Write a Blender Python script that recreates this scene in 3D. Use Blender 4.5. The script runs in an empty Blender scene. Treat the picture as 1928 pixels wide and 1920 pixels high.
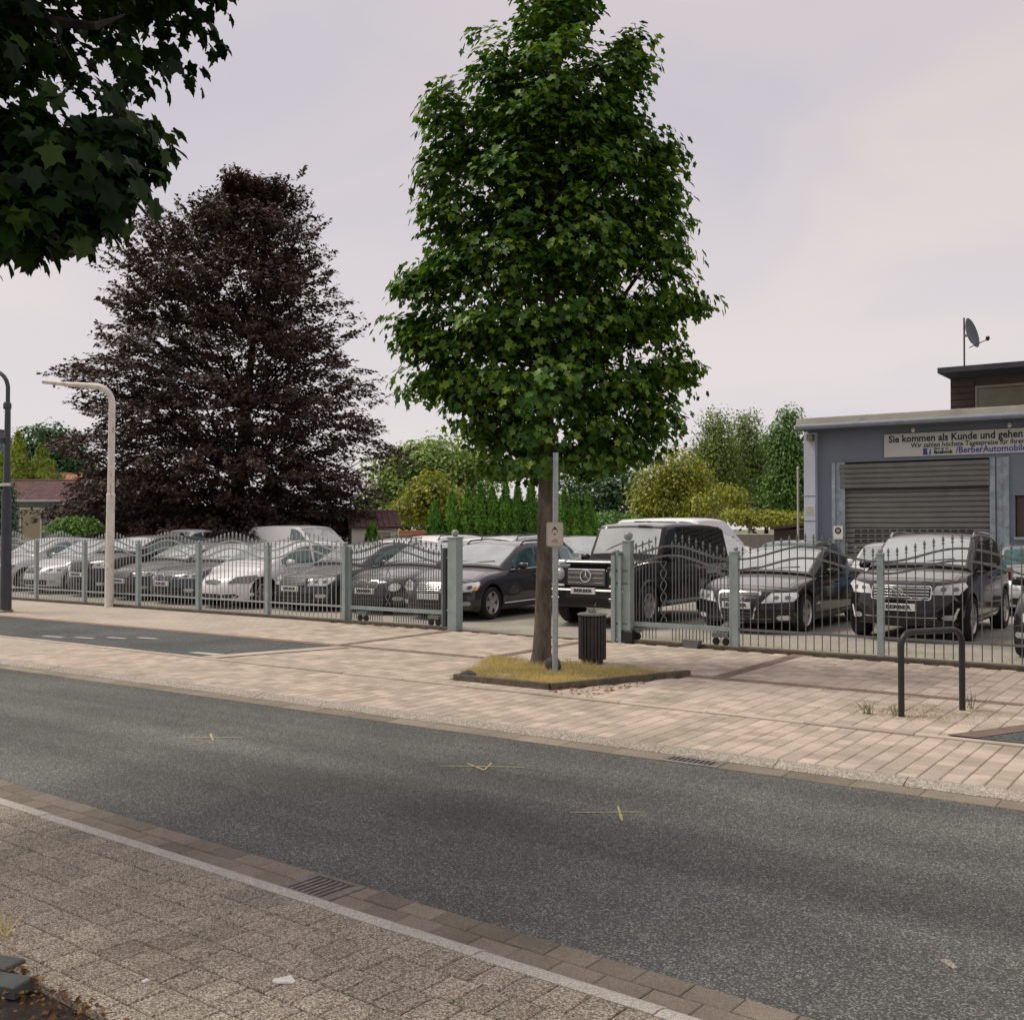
import bpy, bmesh, math, random
import numpy as np
from mathutils import Vector, Matrix

R = math.radians
rng = np.random.default_rng(7)
random.seed(7)
scene = bpy.context.scene
COL = scene.collection

# ------------------------------------------------------------------ camera
YAW = R(34.9)
CAMZ = 1.85
cam_d = bpy.data.cameras.new('camera')
cam = bpy.data.objects.new('camera', cam_d)
COL.objects.link(cam)
cam_d.sensor_fit = 'HORIZONTAL'
cam_d.angle = 2 * math.atan(964 / 2000)
cam_d.clip_start = 0.1
cam_d.clip_end = 4000
cam.location = (0, 0, CAMZ)
cam.rotation_euler = (R(90 + 0.945), 0, YAW)
scene.camera = cam

# ------------------------------------------------------------------ world, sun, exposure
SUN_EL, SUN_AZ = 58.0, 250.0          # azimuth clockwise from +Y
world = bpy.data.worlds.new('World')
scene.world = world
world.use_nodes = True
wt = world.node_tree
wt.nodes.clear()
def wn(t, **k):
    n = wt.nodes.new(t)
    for a, b in k.items():
        setattr(n, a, b)
    return n
w_out = wn('ShaderNodeOutputWorld')
w_bg = wn('ShaderNodeBackground')
w_bg.inputs['Strength'].default_value = 0.1
w_sky = wn('ShaderNodeTexSky', sky_type='NISHITA', sun_disc=False)
w_sky.sun_elevation = R(SUN_EL)
w_sky.sun_rotation = R(SUN_AZ)
w_sky.air_density = 1.0
w_sky.dust_density = 3.0
w_tc = wn('ShaderNodeTexCoord')
w_map = wn('ShaderNodeMapping')
w_map.inputs['Scale'].default_value = (1.0, 1.0, 2.6)
w_n1 = wn('ShaderNodeTexNoise')
w_n1.inputs['Scale'].default_value = 2.1
w_n1.inputs['Detail'].default_value = 4
w_n1.inputs['Roughness'].default_value = 0.45
w_n1.inputs['Distortion'].default_value = 0.5
w_ramp = wn('ShaderNodeValToRGB')
w_ramp.color_ramp.interpolation = 'EASE'
el = w_ramp.color_ramp.elements
el[0].position = 0.33; el[0].color = (0.60, 0.56, 0.615, 1)
el[1].position = 0.66; el[1].color = (0.75, 0.66, 0.63, 1)
m_ = el.new(0.5); m_.color = (0.67, 0.605, 0.62, 1)
w_scale = wn('ShaderNodeVectorMath', operation='SCALE')
w_scale.inputs['Scale'].default_value = 6.7
w_mix = wn('ShaderNodeMixRGB')
w_mix.inputs['Fac'].default_value = 0.93
L = wt.links.new
L(w_tc.outputs['Generated'], w_map.inputs['Vector'])
L(w_map.outputs['Vector'], w_n1.inputs['Vector'])
L(w_n1.outputs['Fac'], w_ramp.inputs['Fac'])
L(w_ramp.outputs['Color'], w_scale.inputs[0])
L(w_sky.outputs['Color'], w_mix.inputs['Color1'])
w_sep = wn('ShaderNodeSeparateXYZ')
w_hz = wn('ShaderNodeValToRGB')
w_hz.color_ramp.interpolation = 'EASE'
w_hz.color_ramp.elements[0].position = 0.0; w_hz.color_ramp.elements[0].color = (0.5, 0.5, 0.5, 1)
w_hz.color_ramp.elements[1].position = 0.42; w_hz.color_ramp.elements[1].color = (0, 0, 0, 1)
w_low = wn('ShaderNodeMixRGB')
w_low.inputs['Color2'].default_value = (5.9, 5.6, 5.75, 1)
L(w_tc.outputs['Generated'], w_sep.inputs[0])
L(w_sep.outputs['Z'], w_hz.inputs['Fac'])
L(w_hz.outputs['Color'], w_low.inputs['Fac'])
L(w_scale.outputs['Vector'], w_low.inputs['Color1'])
L(w_low.outputs['Color'], w_mix.inputs['Color2'])
L(w_mix.outputs['Color'], w_bg.inputs['Color'])
L(w_bg.outputs['Background'], w_out.inputs['Surface'])

sun_d = bpy.data.lights.new('sun', 'SUN')
sun_d.energy = 1.5
sun_d.angle = R(20)
sun_d.color = (1.0, 0.94, 0.82)
sun = bpy.data.objects.new('sun', sun_d)
COL.objects.link(sun)
sd = Vector((math.sin(R(SUN_AZ)) * math.cos(R(SUN_EL)), math.cos(R(SUN_AZ)) * math.cos(R(SUN_EL)), math.sin(R(SUN_EL))))
sun.rotation_euler = sd.to_track_quat('Z', 'Y').to_euler()

vs = scene.view_settings
vs.view_transform = 'Standard'
vs.look = 'None'
vs.gamma = 1.0
vs.use_curve_mapping = False
vs.exposure = 0.60
scene.cycles.max_bounces = 6
scene.cycles.transparent_max_bounces = 4

# ------------------------------------------------------------------ object helpers
def empty(name, loc=(0, 0, 0), rz=0.0):
    o = bpy.data.objects.new(name, None)
    o.empty_display_size = 0.2
    COL.objects.link(o)
    o.location = loc
    o.rotation_euler = (0, 0, rz)
    return o

def tag(o, label=None, cat=None, group=None, kind=None):
    if label: o['label'] = label
    if cat: o['category'] = cat
    if group: o['group'] = group
    if kind: o['kind'] = kind
    return o

def thing(name, label, cat, loc=(0, 0, 0), rz=0.0, group=None):
    return tag(empty(name, loc, rz), label, cat, group)

def link(name, me, parent=None, loc=None, rot=None, scale=None):
    o = bpy.data.objects.new(name, me)
    COL.objects.link(o)
    if parent is not None: o.parent = parent
    if loc is not None: o.location = loc
    if rot is not None: o.rotation_euler = rot
    if scale is not None: o.scale = scale
    return o

class MB:
    """collects verts and faces and links them as one mesh"""
    def __init__(s):
        s.v, s.f, s.m = [], [], []
        s.cur = 0
    def add(s, vs_, fs_, mi=None):
        b = len(s.v)
        s.v.extend([tuple(p) for p in vs_])
        s.f.extend([tuple(b + i for i in f) for f in fs_])
        s.m.extend([s.cur if mi is None else mi] * len(fs_))
    def box(s, c, d, rz=0.0, mat=None, mi=None):
        x, y, z = d[0] / 2, d[1] / 2, d[2] / 2
        P = [(-x, -y, -z), (x, -y, -z), (x, y, -z), (-x, y, -z), (-x, -y, z), (x, -y, z), (x, y, z), (-x, y, z)]
        cr, sr = math.cos(rz), math.sin(rz)
        P = [(p[0] * cr - p[1] * sr + c[0], p[0] * sr + p[1] * cr + c[1], p[2] + c[2]) for p in P]
        if mat is not None: P = [tuple(mat @ Vector(p)) for p in P]
        s.add(P, [(0, 3, 2, 1), (4, 5, 6, 7), (0, 1, 5, 4), (1, 2, 6, 5), (2, 3, 7, 6), (3, 0, 4, 7)], mi)
    def bbox(s, c, d, b=0.01, rz=0.0, mi=None):
        """box with chamfered vertical and top edges"""
        x, y, z = d[0] / 2, d[1] / 2, d[2] / 2
        P = []
        for zz, i in ((-z, 0), (z - b, 0), (z, b)):
            P += [(-x + i, -y + i, zz), (x - i, -y + i, zz), (x - i, y - i, zz), (-x + i, y - i, zz)]
        cr, sr = math.cos(rz), math.sin(rz)
        P = [(p[0] * cr - p[1] * sr + c[0], p[0] * sr + p[1] * cr + c[1], p[2] + c[2]) for p in P]
        F = [(3, 2, 1, 0), (8, 9, 10, 11)]
        for k in (0, 4):
            for i in range(4):
                j = (i + 1) % 4
                F.append((k + i, k + j, k + 4 + j, k + 4 + i))
        s.add(P, F, mi)
    def tube(s, pts, rad, n=8, cap=True, mi=None):
        pts = [Vector(p) for p in pts]
        if not hasattr(rad, '__len__'): rad = [rad] * len(pts)
        up = None
        rings = []
        for i, p in enumerate(pts):
            if i == 0: d = pts[1] - p
            elif i == len(pts) - 1: d = p - pts[i - 1]
            else: d = (pts[i + 1] - pts[i - 1])
            d.normalize()
            if up is None:
                up = Vector((1, 0, 0)) if abs(d.z) > 0.9 else Vector((0, 0, 1))
            a = d.cross(up)
            if a.length < 1e-4:
                up = Vector((0, 1, 0)); a = d.cross(up)
            a.normalize()
            b = a.cross(d).normalized()
            up = b
            rings.append([p + a * (math.cos(2 * math.pi * k / n) * rad[i]) + b * (math.sin(2 * math.pi * k / n) * rad[i]) for k in range(n)])
        V = [q for r_ in rings for q in r_]
        F = []
        for i in range(len(rings) - 1):
            for k in range(n):
                k2 = (k + 1) % n
                F.append((i * n + k, (i + 1) * n + k, (i + 1) * n + k2, i * n + k2))
        if cap:
            F.append(tuple(range(n)))
            F.append(tuple(reversed(range((len(rings) - 1) * n, len(rings) * n))))
        s.add(V, F, mi)
    def lathe(s, prof, c=(0, 0, 0), n=20, axis='z', mi=None, cap=True):
        V, F = [], []
        for (r_, h_) in prof:
            for k in range(n):
                a = 2 * math.pi * k / n
                if axis == 'z': V.append((c[0] + r_ * math.cos(a), c[1] + r_ * math.sin(a), c[2] + h_))
                elif axis == 'y': V.append((c[0] + r_ * math.cos(a), c[1] - h_, c[2] + r_ * math.sin(a)))
                else: V.append((c[0] + h_, c[1] + r_ * math.cos(a), c[2] + r_ * math.sin(a)))
        for i in range(len(prof) - 1):
            for k in range(n):
                k2 = (k + 1) % n
                F.append((i * n + k, i * n + k2, (i + 1) * n + k2, (i + 1) * n + k))
        if cap:
            if prof[0][0] > 1e-4: F.append(tuple(reversed(range(n))))
            if prof[-1][0] > 1e-4: F.append(tuple(range((len(prof) - 1) * n, len(prof) * n)))
        s.add(V, F, mi)
    def quad(s, *p, mi=None):
        s.add(p, [tuple(range(len(p)))], mi)
    def prism(s, poly, z0, z1, mi=None):
        n = len(poly)
        V = [(p[0], p[1], z0) for p in poly] + [(p[0], p[1], z1) for p in poly]
        F = [tuple(reversed(range(n))), tuple(range(n, 2 * n))]
        for i in range(n):
            j = (i + 1) % n
            F.append((i, j, n + j, n + i))
        s.add(V, F, mi)
    def mesh(s, name, mats=None, smooth=None):
        me = bpy.data.meshes.new(name)
        me.from_pydata(s.v, [], s.f)
        if mats is not None:
            for m in (mats if isinstance(mats, (list, tuple)) else [mats]): me.materials.append(m)
        if any(s.m): me.polygons.foreach_set('material_index', s.m)
        me.update()
        if smooth is not None:
            me.shade_smooth()
            me.set_sharp_from_angle(angle=R(smooth))
        return me
    def build(s, name, mats=None, parent=None, loc=None, rot=None, smooth=None):
        return link(name, s.mesh(name, mats, smooth), parent, loc, rot)

def text_mesh(txt, size, mat, extrude=0.002, width=None, bold=0.0, spacing=1.0):
    cu = bpy.data.curves.new('lettering', 'FONT')
    cu.body = txt
    cu.size = size
    cu.extrude = extrude
    cu.offset = bold
    cu.space_character = spacing
    cu.resolution_u = 2
    cu.align_x = 'CENTER'; cu.align_y = 'CENTER'
    o = bpy.data.objects.new('lettering_tmp', cu)
    COL.objects.link(o)
    dg = bpy.context.evaluated_depsgraph_get()
    me = bpy.data.meshes.new_from_object(o.evaluated_get(dg))
    bpy.data.objects.remove(o)
    bpy.data.curves.remove(cu)
    me.name = 'lettering'
    n = len(me.vertices)
    co = np.zeros(n * 3); me.vertices.foreach_get('co', co); co = co.reshape(-1, 3)
    if width and n:
        w_ = co[:, 0].max() - co[:, 0].min()
        co[:, 0] *= width / w_
        me.vertices.foreach_set('co', co.ravel())
    me.materials.clear(); me.materials.append(mat)
    return me

# ------------------------------------------------------------------ materials
def nodes(name):
    m = bpy.data.materials.new(name)
    m.use_nodes = True
    nt = m.node_tree
    return m, nt, nt.nodes['Principled BSDF']

def N(nt, t, **k):
    n = nt.nodes.new(t)
    for a, b in k.items(): setattr(n, a, b)
    return n

def ramp(nt, fac, stops, interp='LINEAR'):
    r_ = N(nt, 'ShaderNodeValToRGB')
    r_.color_ramp.interpolation = interp
    e = r_.color_ramp.elements
    e[0].position, e[0].color = stops[0][0], (*stops[0][1], 1)
    e[1].position, e[1].color = stops[-1][0], (*stops[-1][1], 1)
    for p, c in stops[1:-1]:
        q = e.new(p); q.color = (*c, 1)
    nt.links.new(fac, r_.inputs['Fac'])
    return r_.outputs['Color']

def pos(nt, scale=(1, 1, 1), obj=False):
    mp = N(nt, 'ShaderNodeMapping')
    mp.inputs['Scale'].default_value = scale
    if obj:
        tc = N(nt, 'ShaderNodeTexCoord'); nt.links.new(tc.outputs['Object'], mp.inputs['Vector'])
    else:
        g = N(nt, 'ShaderNodeNewGeometry'); nt.links.new(g.outputs['Position'], mp.inputs['Vector'])
    return mp.outputs['Vector']

def noise(nt, vec, scale, detail=3, rough=0.55):
    n = N(nt, 'ShaderNodeTexNoise')
    n.inputs['Scale'].default_value = scale
    n.inputs['Detail'].default_value = detail
    n.inputs['Roughness'].default_value = rough
    nt.links.new(vec, n.inputs['Vector'])
    return n.outputs['Fac']

def mixc(nt, a, b, fac, mode='MIX'):
    m = N(nt, 'ShaderNodeMixRGB', blend_type=mode)
    for s_, v in (('Color1', a), ('Color2', b), ('Fac', fac)):
        if hasattr(v, 'is_output'): nt.links.new(v, m.inputs[s_])
        elif s_ == 'Fac': m.inputs[s_].default_value = v
        else: m.inputs[s_].default_value = (*v, 1)
    return m.outputs['Color']

def bump(nt, b, h, strength=0.3, dist=0.01):
    n = N(nt, 'ShaderNodeBump')
    n.inputs['Strength'].default_value = strength
    n.inputs['Distance'].default_value = dist
    nt.links.new(h, n.inputs['Height'])
    nt.links.new(n.outputs['Normal'], b.inputs['Normal'])

def mul(c, k): return tuple(min(1.0, x * k) for x in c)

def pm(name, c, rough=0.6, metal=0.0, var=0.12, scale=6.0, bmp=0.0, bscale=40, spec=0.5, dirt=None, dirt_amt=0.3, rnd=0.0):
    """painted / plain surface with noise variation and optional dirt patches"""
    m, nt, b = nodes(name)
    v = pos(nt)
    col = ramp(nt, noise(nt, v, scale, 4), [(0.3, mul(c, 1 - var)), (0.7, mul(c, 1 + var))])
    if dirt:
        f = ramp(nt, noise(nt, v, scale * 0.45, 5, 0.65), [(0.5, (0, 0, 0)), (0.72, (dirt_amt,) * 3)])
        col = mixc(nt, col, dirt, f)
    if rnd:
        oi = N(nt, 'ShaderNodeObjectInfo')
        g = N(nt, 'ShaderNodeNewGeometry')
        a = N(nt, 'ShaderNodeMath', operation='ADD'); nt.links.new(oi.outputs['Random'], a.inputs[0]); nt.links.new(g.outputs['Random Per Island'], a.inputs[1])
        fr = N(nt, 'ShaderNodeMath', operation='FRACT'); nt.links.new(a.outputs[0], fr.inputs[0])
        col = mixc(nt, col, ramp(nt, fr.outputs[0], [(0, (1 - rnd,) * 3), (1, (1 + rnd,) * 3)]), 1.0, 'MULTIPLY')
    nt.links.new(col, b.inputs['Base Color'])
    b.inputs['Roughness'].default_value = rough
    b.inputs['Metallic'].default_value = metal
    b.inputs['Specular IOR Level'].default_value = spec
    if bmp: bump(nt, b, noise(nt, v, bscale, 4), bmp, 0.01)
    return m

def aggregate(name, dark, mid, light, vscale, lightpos=0.8, rough=0.85, patch=None, rnd=0.0, patch_scale=0.6, bmp=0.5, moss=None, streak=0):
    """stone-chip surface: voronoi cells picked dark to light"""
    m, nt, b = nodes(name)
    v = pos(nt)
    vo = N(nt, 'ShaderNodeTexVoronoi'); vo.inputs['Scale'].default_value = vscale
    nt.links.new(v, vo.inputs['Vector'])
    sp = N(nt, 'ShaderNodeSeparateColor'); nt.links.new(vo.outputs['Color'], sp.inputs['Color'])
    col = ramp(nt, sp.outputs[0], [(0.0, dark), (0.5, mid), (lightpos, mul(mid, 1.25)), (min(0.99, lightpos + 0.16), light)])
    if patch:
        f = ramp(nt, noise(nt, v, patch_scale, 5, 0.6), [(0.35, (1 - patch,) * 3), (0.65, (1 + patch,) * 3)])
        col = mixc(nt, col, f, 1.0, 'MULTIPLY')
    if streak:
        f = ramp(nt, noise(nt, pos(nt, (0.06, 1.5, 1)), 1.0, 3), [(0.35, (1 - streak,) * 3), (0.65, (1 + streak,) * 3)])
        col = mixc(nt, col, f, 1.0, 'MULTIPLY')
    if rnd:
        oi = N(nt, 'ShaderNodeObjectInfo'); g = N(nt, 'ShaderNodeNewGeometry')
        a = N(nt, 'ShaderNodeMath', operation='ADD'); nt.links.new(oi.outputs['Random'], a.inputs[0]); nt.links.new(g.outputs['Random Per Island'], a.inputs[1])
        fr = N(nt, 'ShaderNodeMath', operation='FRACT'); nt.links.new(a.outputs[0], fr.inputs[0])
        col = mixc(nt, col, ramp(nt, fr.outputs[0], [(0, (1 - rnd, 1 - rnd, 1 - rnd * 1.1)), (0.5, (1, 1, 1)), (1, (1 + rnd, 1 + rnd * 0.9, 1 + rnd * 0.85))]), 1.0, 'MULTIPLY')
    if moss:
        f = ramp(nt, noise(nt, v, 1.1, 6, 0.7), [(0.55, (0, 0, 0)), (0.75, (0.6,) * 3)])
        col = mixc(nt, col, moss, f)
    nt.links.new(col, b.inputs['Base Color'])
    b.inputs['Roughness'].default_value = rough
    b.inputs['Specular IOR Level'].default_value = 0.3
    if bmp: bump(nt, b, vo.outputs['Distance'], bmp, 0.004)
    return m

def paint(name, c, rough=0.12, metal=0.0, coat=1.0, ior=1.42, sky_sheen=1.0):
    m, nt, b = nodes(name)
    v = pos(nt)
    # pale tone, uneven by noise, only where the face points up
    # bright sky reflection on roofs and bonnets, painted into the base colour
    f = ramp(nt, noise(nt, v, 2.5, 5, 0.6), [(0.3, (0.44 * sky_sheen,) * 3), (0.75, (0.64 * sky_sheen,) * 3)])
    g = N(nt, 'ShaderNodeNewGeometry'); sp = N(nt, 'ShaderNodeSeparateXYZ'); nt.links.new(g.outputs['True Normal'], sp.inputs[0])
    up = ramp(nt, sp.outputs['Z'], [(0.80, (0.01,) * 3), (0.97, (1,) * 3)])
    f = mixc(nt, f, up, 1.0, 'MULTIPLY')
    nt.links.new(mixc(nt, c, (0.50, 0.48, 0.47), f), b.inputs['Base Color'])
    b.inputs['Specular IOR Level'].default_value = 0.12
    b.inputs['Metallic'].default_value = metal
    b.inputs['Roughness'].default_value = 0.35
    b.inputs['Coat Weight'].default_value = coat
    b.inputs['Coat Roughness'].default_value = rough * 0.4
    b.inputs['Coat IOR'].default_value = ior
    return m

def glassy(name, c, rough=0.03, ior=1.9, var=.45):
    m, nt, b = nodes(name)
    v = pos(nt)
    nt.links.new(ramp(nt, noise(nt, v, 2.2, 3), [(0.35, mul(c, 1 - var)), (0.65, mul(c, 1 + var))]), b.inputs['Base Color'])
    b.inputs['Roughness'].default_value = rough
    b.inputs['IOR'].default_value = ior
    b.inputs['Specular IOR Level'].default_value = 0.5
    return m

def leafmat(name, cols, trans=0.25, rough=0.45, spec=0.4):
    m, nt, b = nodes(name)
    g = N(nt, 'ShaderNodeNewGeometry')
    oi = N(nt, 'ShaderNodeObjectInfo')
    a = N(nt, 'ShaderNodeMath', operation='ADD'); nt.links.new(oi.outputs['Random'], a.inputs[0]); nt.links.new(g.outputs['Random Per Island'], a.inputs[1])
    fr = N(nt, 'ShaderNodeMath', operation='FRACT'); nt.links.new(a.outputs[0], fr.inputs[0])
    n_ = len(cols)
    col = ramp(nt, fr.outputs[0], [(i / (n_ - 1), c) for i, c in enumerate(cols)])
    # slow drift of hue between limbs
    f = ramp(nt, noise(nt, pos(nt), 0.9, 2), [(0.35, (0.78, 0.82, 0.8)), (0.65, (1.22, 1.16, 1.0))])
    col = mixc(nt, col, f, 1.0, 'MULTIPLY')
    nt.links.new(col, b.inputs['Base Color'])
    b.inputs['Roughness'].default_value = rough
    b.inputs['Specular IOR Level'].default_value = spec
    tr = N(nt, 'ShaderNodeBsdfTranslucent')
    nt.links.new(mixc(nt, col, (1.0, 1.0, 0.55), 1.0, 'MULTIPLY'), tr.inputs['Color'])
    mx = N(nt, 'ShaderNodeMixShader'); mx.inputs[0].default_value = trans
    nt.links.new(b.outputs[0], mx.inputs[1]); nt.links.new(tr.outputs[0], mx.inputs[2])
    nt.links.new(mx.outputs[0], nt.nodes['Material Output'].inputs['Surface'])
    return m

def bark(name, c1, c2, sc=10):
    m, nt, b = nodes(name)
    v = pos(nt, (1, 1, 0.3))
    n1 = noise(nt, v, sc, 6, 0.7)
    col = ramp(nt, n1, [(0.35, c1), (0.65, c2)])
    f = ramp(nt, noise(nt, pos(nt), 7, 4, 0.7), [(0.58, (0, 0, 0)), (0.7, (0.55,) * 3)])
    col = mixc(nt, col, (0.13, 0.14, 0.11), f)
    nt.links.new(col, b.inputs['Base Color'])
    b.inputs['Roughness'].default_value = 0.9
    bump(nt, b, n1, 0.9, 0.02)
    return m

def rusty(name, c, rust=(0.22, 0.09, 0.035), lo=0.60, hi=0.67, sc=5.0, rough=0.5):
    m, nt, b = nodes(name)
    v = pos(nt, (3, 3, 0.7))
    f = ramp(nt, noise(nt, v, sc, 6, 0.7), [(lo, (0, 0, 0)), (hi, (1,) * 3)])
    base = ramp(nt, noise(nt, pos(nt), 8, 3), [(0.3, mul(c, 0.85)), (0.7, mul(c, 1.1))])
    nt.links.new(mixc(nt, base, rust, f), b.inputs['Base Color'])
    b.inputs['Roughness'].default_value = rough
    return m

M = {}
M['asphalt'] = aggregate('asphalt', (0.046, 0.049, 0.046), (0.102, 0.105, 0.095), (0.29, 0.29, 0.265), 135, 0.78, 0.75, streak=.2, patch=0.2, patch_scale=0.55, bmp=0.6)
M['bay_asphalt'] = aggregate('bay_asphalt', (0.05, 0.053, 0.051), (0.088, 0.094, 0.09), (0.18, 0.18, 0.17), 70, 0.8, 0.9, patch=0.2, patch_scale=0.9)
M['near_paver'] = aggregate('near_paver', (0.10, 0.082, 0.062), (0.30, 0.258, 0.20), (0.58, 0.52, 0.43), 170, 0.72, 0.9, patch=0.14, rnd=0.13, patch_scale=1.3, bmp=0.4, moss=(0.13, 0.105, 0.065))
M['near_kerb'] = aggregate('near_kerb', (0.34, 0.31, 0.265), (0.50, 0.465, 0.41), (0.66, 0.62, 0.56), 190, 0.75, 0.9, patch=0.1, rnd=0.05)
M['gutter'] = aggregate('gutter', (0.16, 0.138, 0.108), (0.235, 0.20, 0.158), (0.31, 0.27, 0.215), 260, 0.85, 0.85, patch=0.14, rnd=0.2, patch_scale=2.0, bmp=0.2)
M['far_kerb'] = aggregate('far_kerb', (0.20, 0.175, 0.14), (0.34, 0.30, 0.25), (0.52, 0.47, 0.40), 110, 0.72, 0.9, patch=0.1, rnd=0.06)
M['far_paver'] = pm('far_paver', (0.475, 0.39, 0.318), 0.85, var=0.14, scale=2.2, bmp=0.25, bscale=60, dirt=(0.26, 0.24, 0.15), dirt_amt=0.6, rnd=0.19)
M['paver_joint'] = pm('paver_joint', (0.105, 0.088, 0.066), 0.95, var=0.25, scale=9)
M['near_joint'] = pm('near_joint', (0.024, 0.02, 0.015), 0.95, var=0.25, scale=9)
M['brick_band'] = pm('brick_band', (0.20, 0.14, 0.105), 0.85, var=0.15, scale=5, rnd=0.2)
M['lot'] = pm('lot', (0.34, 0.31, 0.26), 0.9, var=0.16, scale=1.2, bmp=0.2, dirt=(0.17, 0.16, 0.09), dirt_amt=0.6)
M['earth'] = pm('earth', (0.16, 0.17, 0.08), 0.95, var=0.3, scale=0.4)
M['soil'] = pm('soil', (0.028, 0.02, 0.014), 0.95, var=0.4, scale=12, bmp=0.9, bscale=30)
M['bed_soil'] = pm('bed_soil', (0.34, 0.26, 0.14), 0.95, var=0.3, scale=9, bmp=0.8, bscale=30)
M['straw'] = leafmat('straw', [(0.52, 0.41, 0.21), (0.68, 0.55, 0.31), (0.40, 0.38, 0.15), (0.76, 0.65, 0.40)], 0.3, 0.8, 0.1)
M['weed'] = leafmat('weed', [(0.07, 0.10, 0.025), (0.14, 0.15, 0.04)], 0.2)
M['moss'] = leafmat('moss', [(0.16, 0.13, 0.06), (0.26, 0.20, 0.08), (0.34, 0.25, 0.09)], 0.1, 0.9, 0.1)
M['dry_leaf'] = leafmat('dry_leaf', [(0.13, 0.055, 0.025), (0.22, 0.10, 0.04), (0.30, 0.17, 0.07)], 0.1, 0.8, 0.1)
M['white_marking'] = pm('white_marking', (0.50, 0.485, 0.45), 0.8, var=0.2, scale=20)
M['yellow_spray'] = pm('yellow_spray', (0.50, 0.44, 0.20), 0.85, var=0.3, scale=60)
M['iron'] = pm('iron', (0.23, 0.205, 0.185), 0.55, 0.5, var=0.25, scale=20)
M['pit'] = pm('pit', (0.006, 0.006, 0.006), 0.95)
M['fence_green'] = pm('fence_green', (0.30, 0.365, 0.355), 0.45, 0.0, var=0.12, scale=7, dirt=(0.22, 0.23, 0.2), dirt_amt=0.4)
M['fence_bar'] = pm('fence_bar', (0.15, 0.165, 0.165), 0.45, 0.2, var=0.15, scale=9)
M['fence_light'] = pm('fence_light', (0.36, 0.385, 0.375), 0.45, 0.1, var=0.12, scale=9)
M['post_dark'] = pm('post_dark', (0.05, 0.055, 0.065), 0.4, 0.2, var=0.15, scale=5)
M['white_pole'] = rusty('white_pole', (0.72, 0.67, 0.60))
M['black_tube'] = pm('black_tube', (0.018, 0.018, 0.019), 0.38, 0.0, var=0.3, scale=14)
M['galv'] = pm('galv', (0.36, 0.40, 0.41), 0.42, 0.55, var=0.15, scale=18)
M['sign_beige'] = pm('sign_beige', (0.52, 0.47, 0.40), 0.5, var=0.06, scale=10)
M['sign_frame'] = pm('sign_frame', (0.40, 0.37, 0.32), 0.5, var=0.08)
M['ink'] = pm('ink', (0.012, 0.012, 0.012), 0.6, var=0.2)
M['ink_red'] = pm('ink_red', (0.36, 0.16, 0.12), 0.6)
M['ink_blue'] = pm('ink_blue', (0.03, 0.04, 0.28), 0.5)
M['bin'] = pm('bin', (0.032, 0.027, 0.024), 0.5, 0.0, var=0.2, scale=8)
M['bin_lid'] = pm('bin_lid', (0.24, 0.225, 0.20), 0.45, 0.3, var=0.15)
M['rock'] = pm('rock', (0.05, 0.05, 0.058), 0.8, var=0.3, scale=20, bmp=0.6)
M['kerb_dark'] = pm('kerb_dark', (0.10, 0.08, 0.06), 0.9, var=0.25, scale=9, bmp=0.5, dirt=(0.22, 0.18, 0.1), dirt_amt=0.5, rnd=0.15)
M['slate_block'] = pm('slate_block', (0.075, 0.085, 0.08), 0.7, var=0.15, scale=8)
M['litter'] = pm('litter', (0.75, 0.72, 0.68), 0.7)
M['bark'] = bark('bark', (0.055, 0.043, 0.032), (0.18, 0.148, 0.115))
M['bark_dark'] = bark('bark_dark', (0.016, 0.013, 0.011), (0.05, 0.042, 0.036))
M['bark_pale'] = bark('bark_pale', (0.20, 0.17, 0.11), (0.42, 0.37, 0.27))
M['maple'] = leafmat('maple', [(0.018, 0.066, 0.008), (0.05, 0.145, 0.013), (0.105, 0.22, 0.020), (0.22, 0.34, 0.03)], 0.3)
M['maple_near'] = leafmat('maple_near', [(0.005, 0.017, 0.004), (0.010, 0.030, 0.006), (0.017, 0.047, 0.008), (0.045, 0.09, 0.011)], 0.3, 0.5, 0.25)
M['beech'] = leafmat('beech', [(0.045, 0.026, 0.031), (0.066, 0.038, 0.042), (0.095, 0.058, 0.058), (0.085, 0.060, 0.038)], 0.2, 0.5, 0.35)
M['green_soft'] = leafmat('green_soft', [(0.156, 0.25, 0.055), (0.25, 0.374, 0.094), (0.374, 0.499, 0.14), (0.312, 0.39, 0.156)], 0.3)
M['green_yellow'] = leafmat('green_yellow', [(0.204, 0.252, 0.03), (0.312, 0.348, 0.048), (0.432, 0.444, 0.084)], 0.3)
M['green_birch'] = leafmat('green_birch', [(0.125, 0.194, 0.05), (0.188, 0.275, 0.075), (0.275, 0.362, 0.112)], 0.3)
M['green_mid'] = leafmat('green_mid', [(0.065, 0.163, 0.033), (0.111, 0.234, 0.052), (0.182, 0.325, 0.078)], 0.25)
M['green_dark'] = leafmat('green_dark', [(0.037, 0.1, 0.044), (0.062, 0.144, 0.062), (0.1, 0.2, 0.081)], 0.2)
M['green_olive'] = leafmat('green_olive', [(0.057, 0.086, 0.023), (0.092, 0.132, 0.034), (0.138, 0.184, 0.046)], 0.2)
M['thuja'] = leafmat('thuja', [(0.054, 0.155, 0.022), (0.101, 0.236, 0.032), (0.176, 0.351, 0.054)], 0.25, 0.6, 0.2)
M['gold_conifer'] = leafmat('gold_conifer', [(0.16, 0.256, 0.032), (0.288, 0.384, 0.048), (0.416, 0.48, 0.08)], 0.2)
M['wall_blue'] = pm('wall_blue', (0.185, 0.205, 0.25), 0.8, var=0.06, scale=1.5, bmp=0.1, dirt=(0.17, 0.18, 0.2), dirt_amt=0.4)
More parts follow.
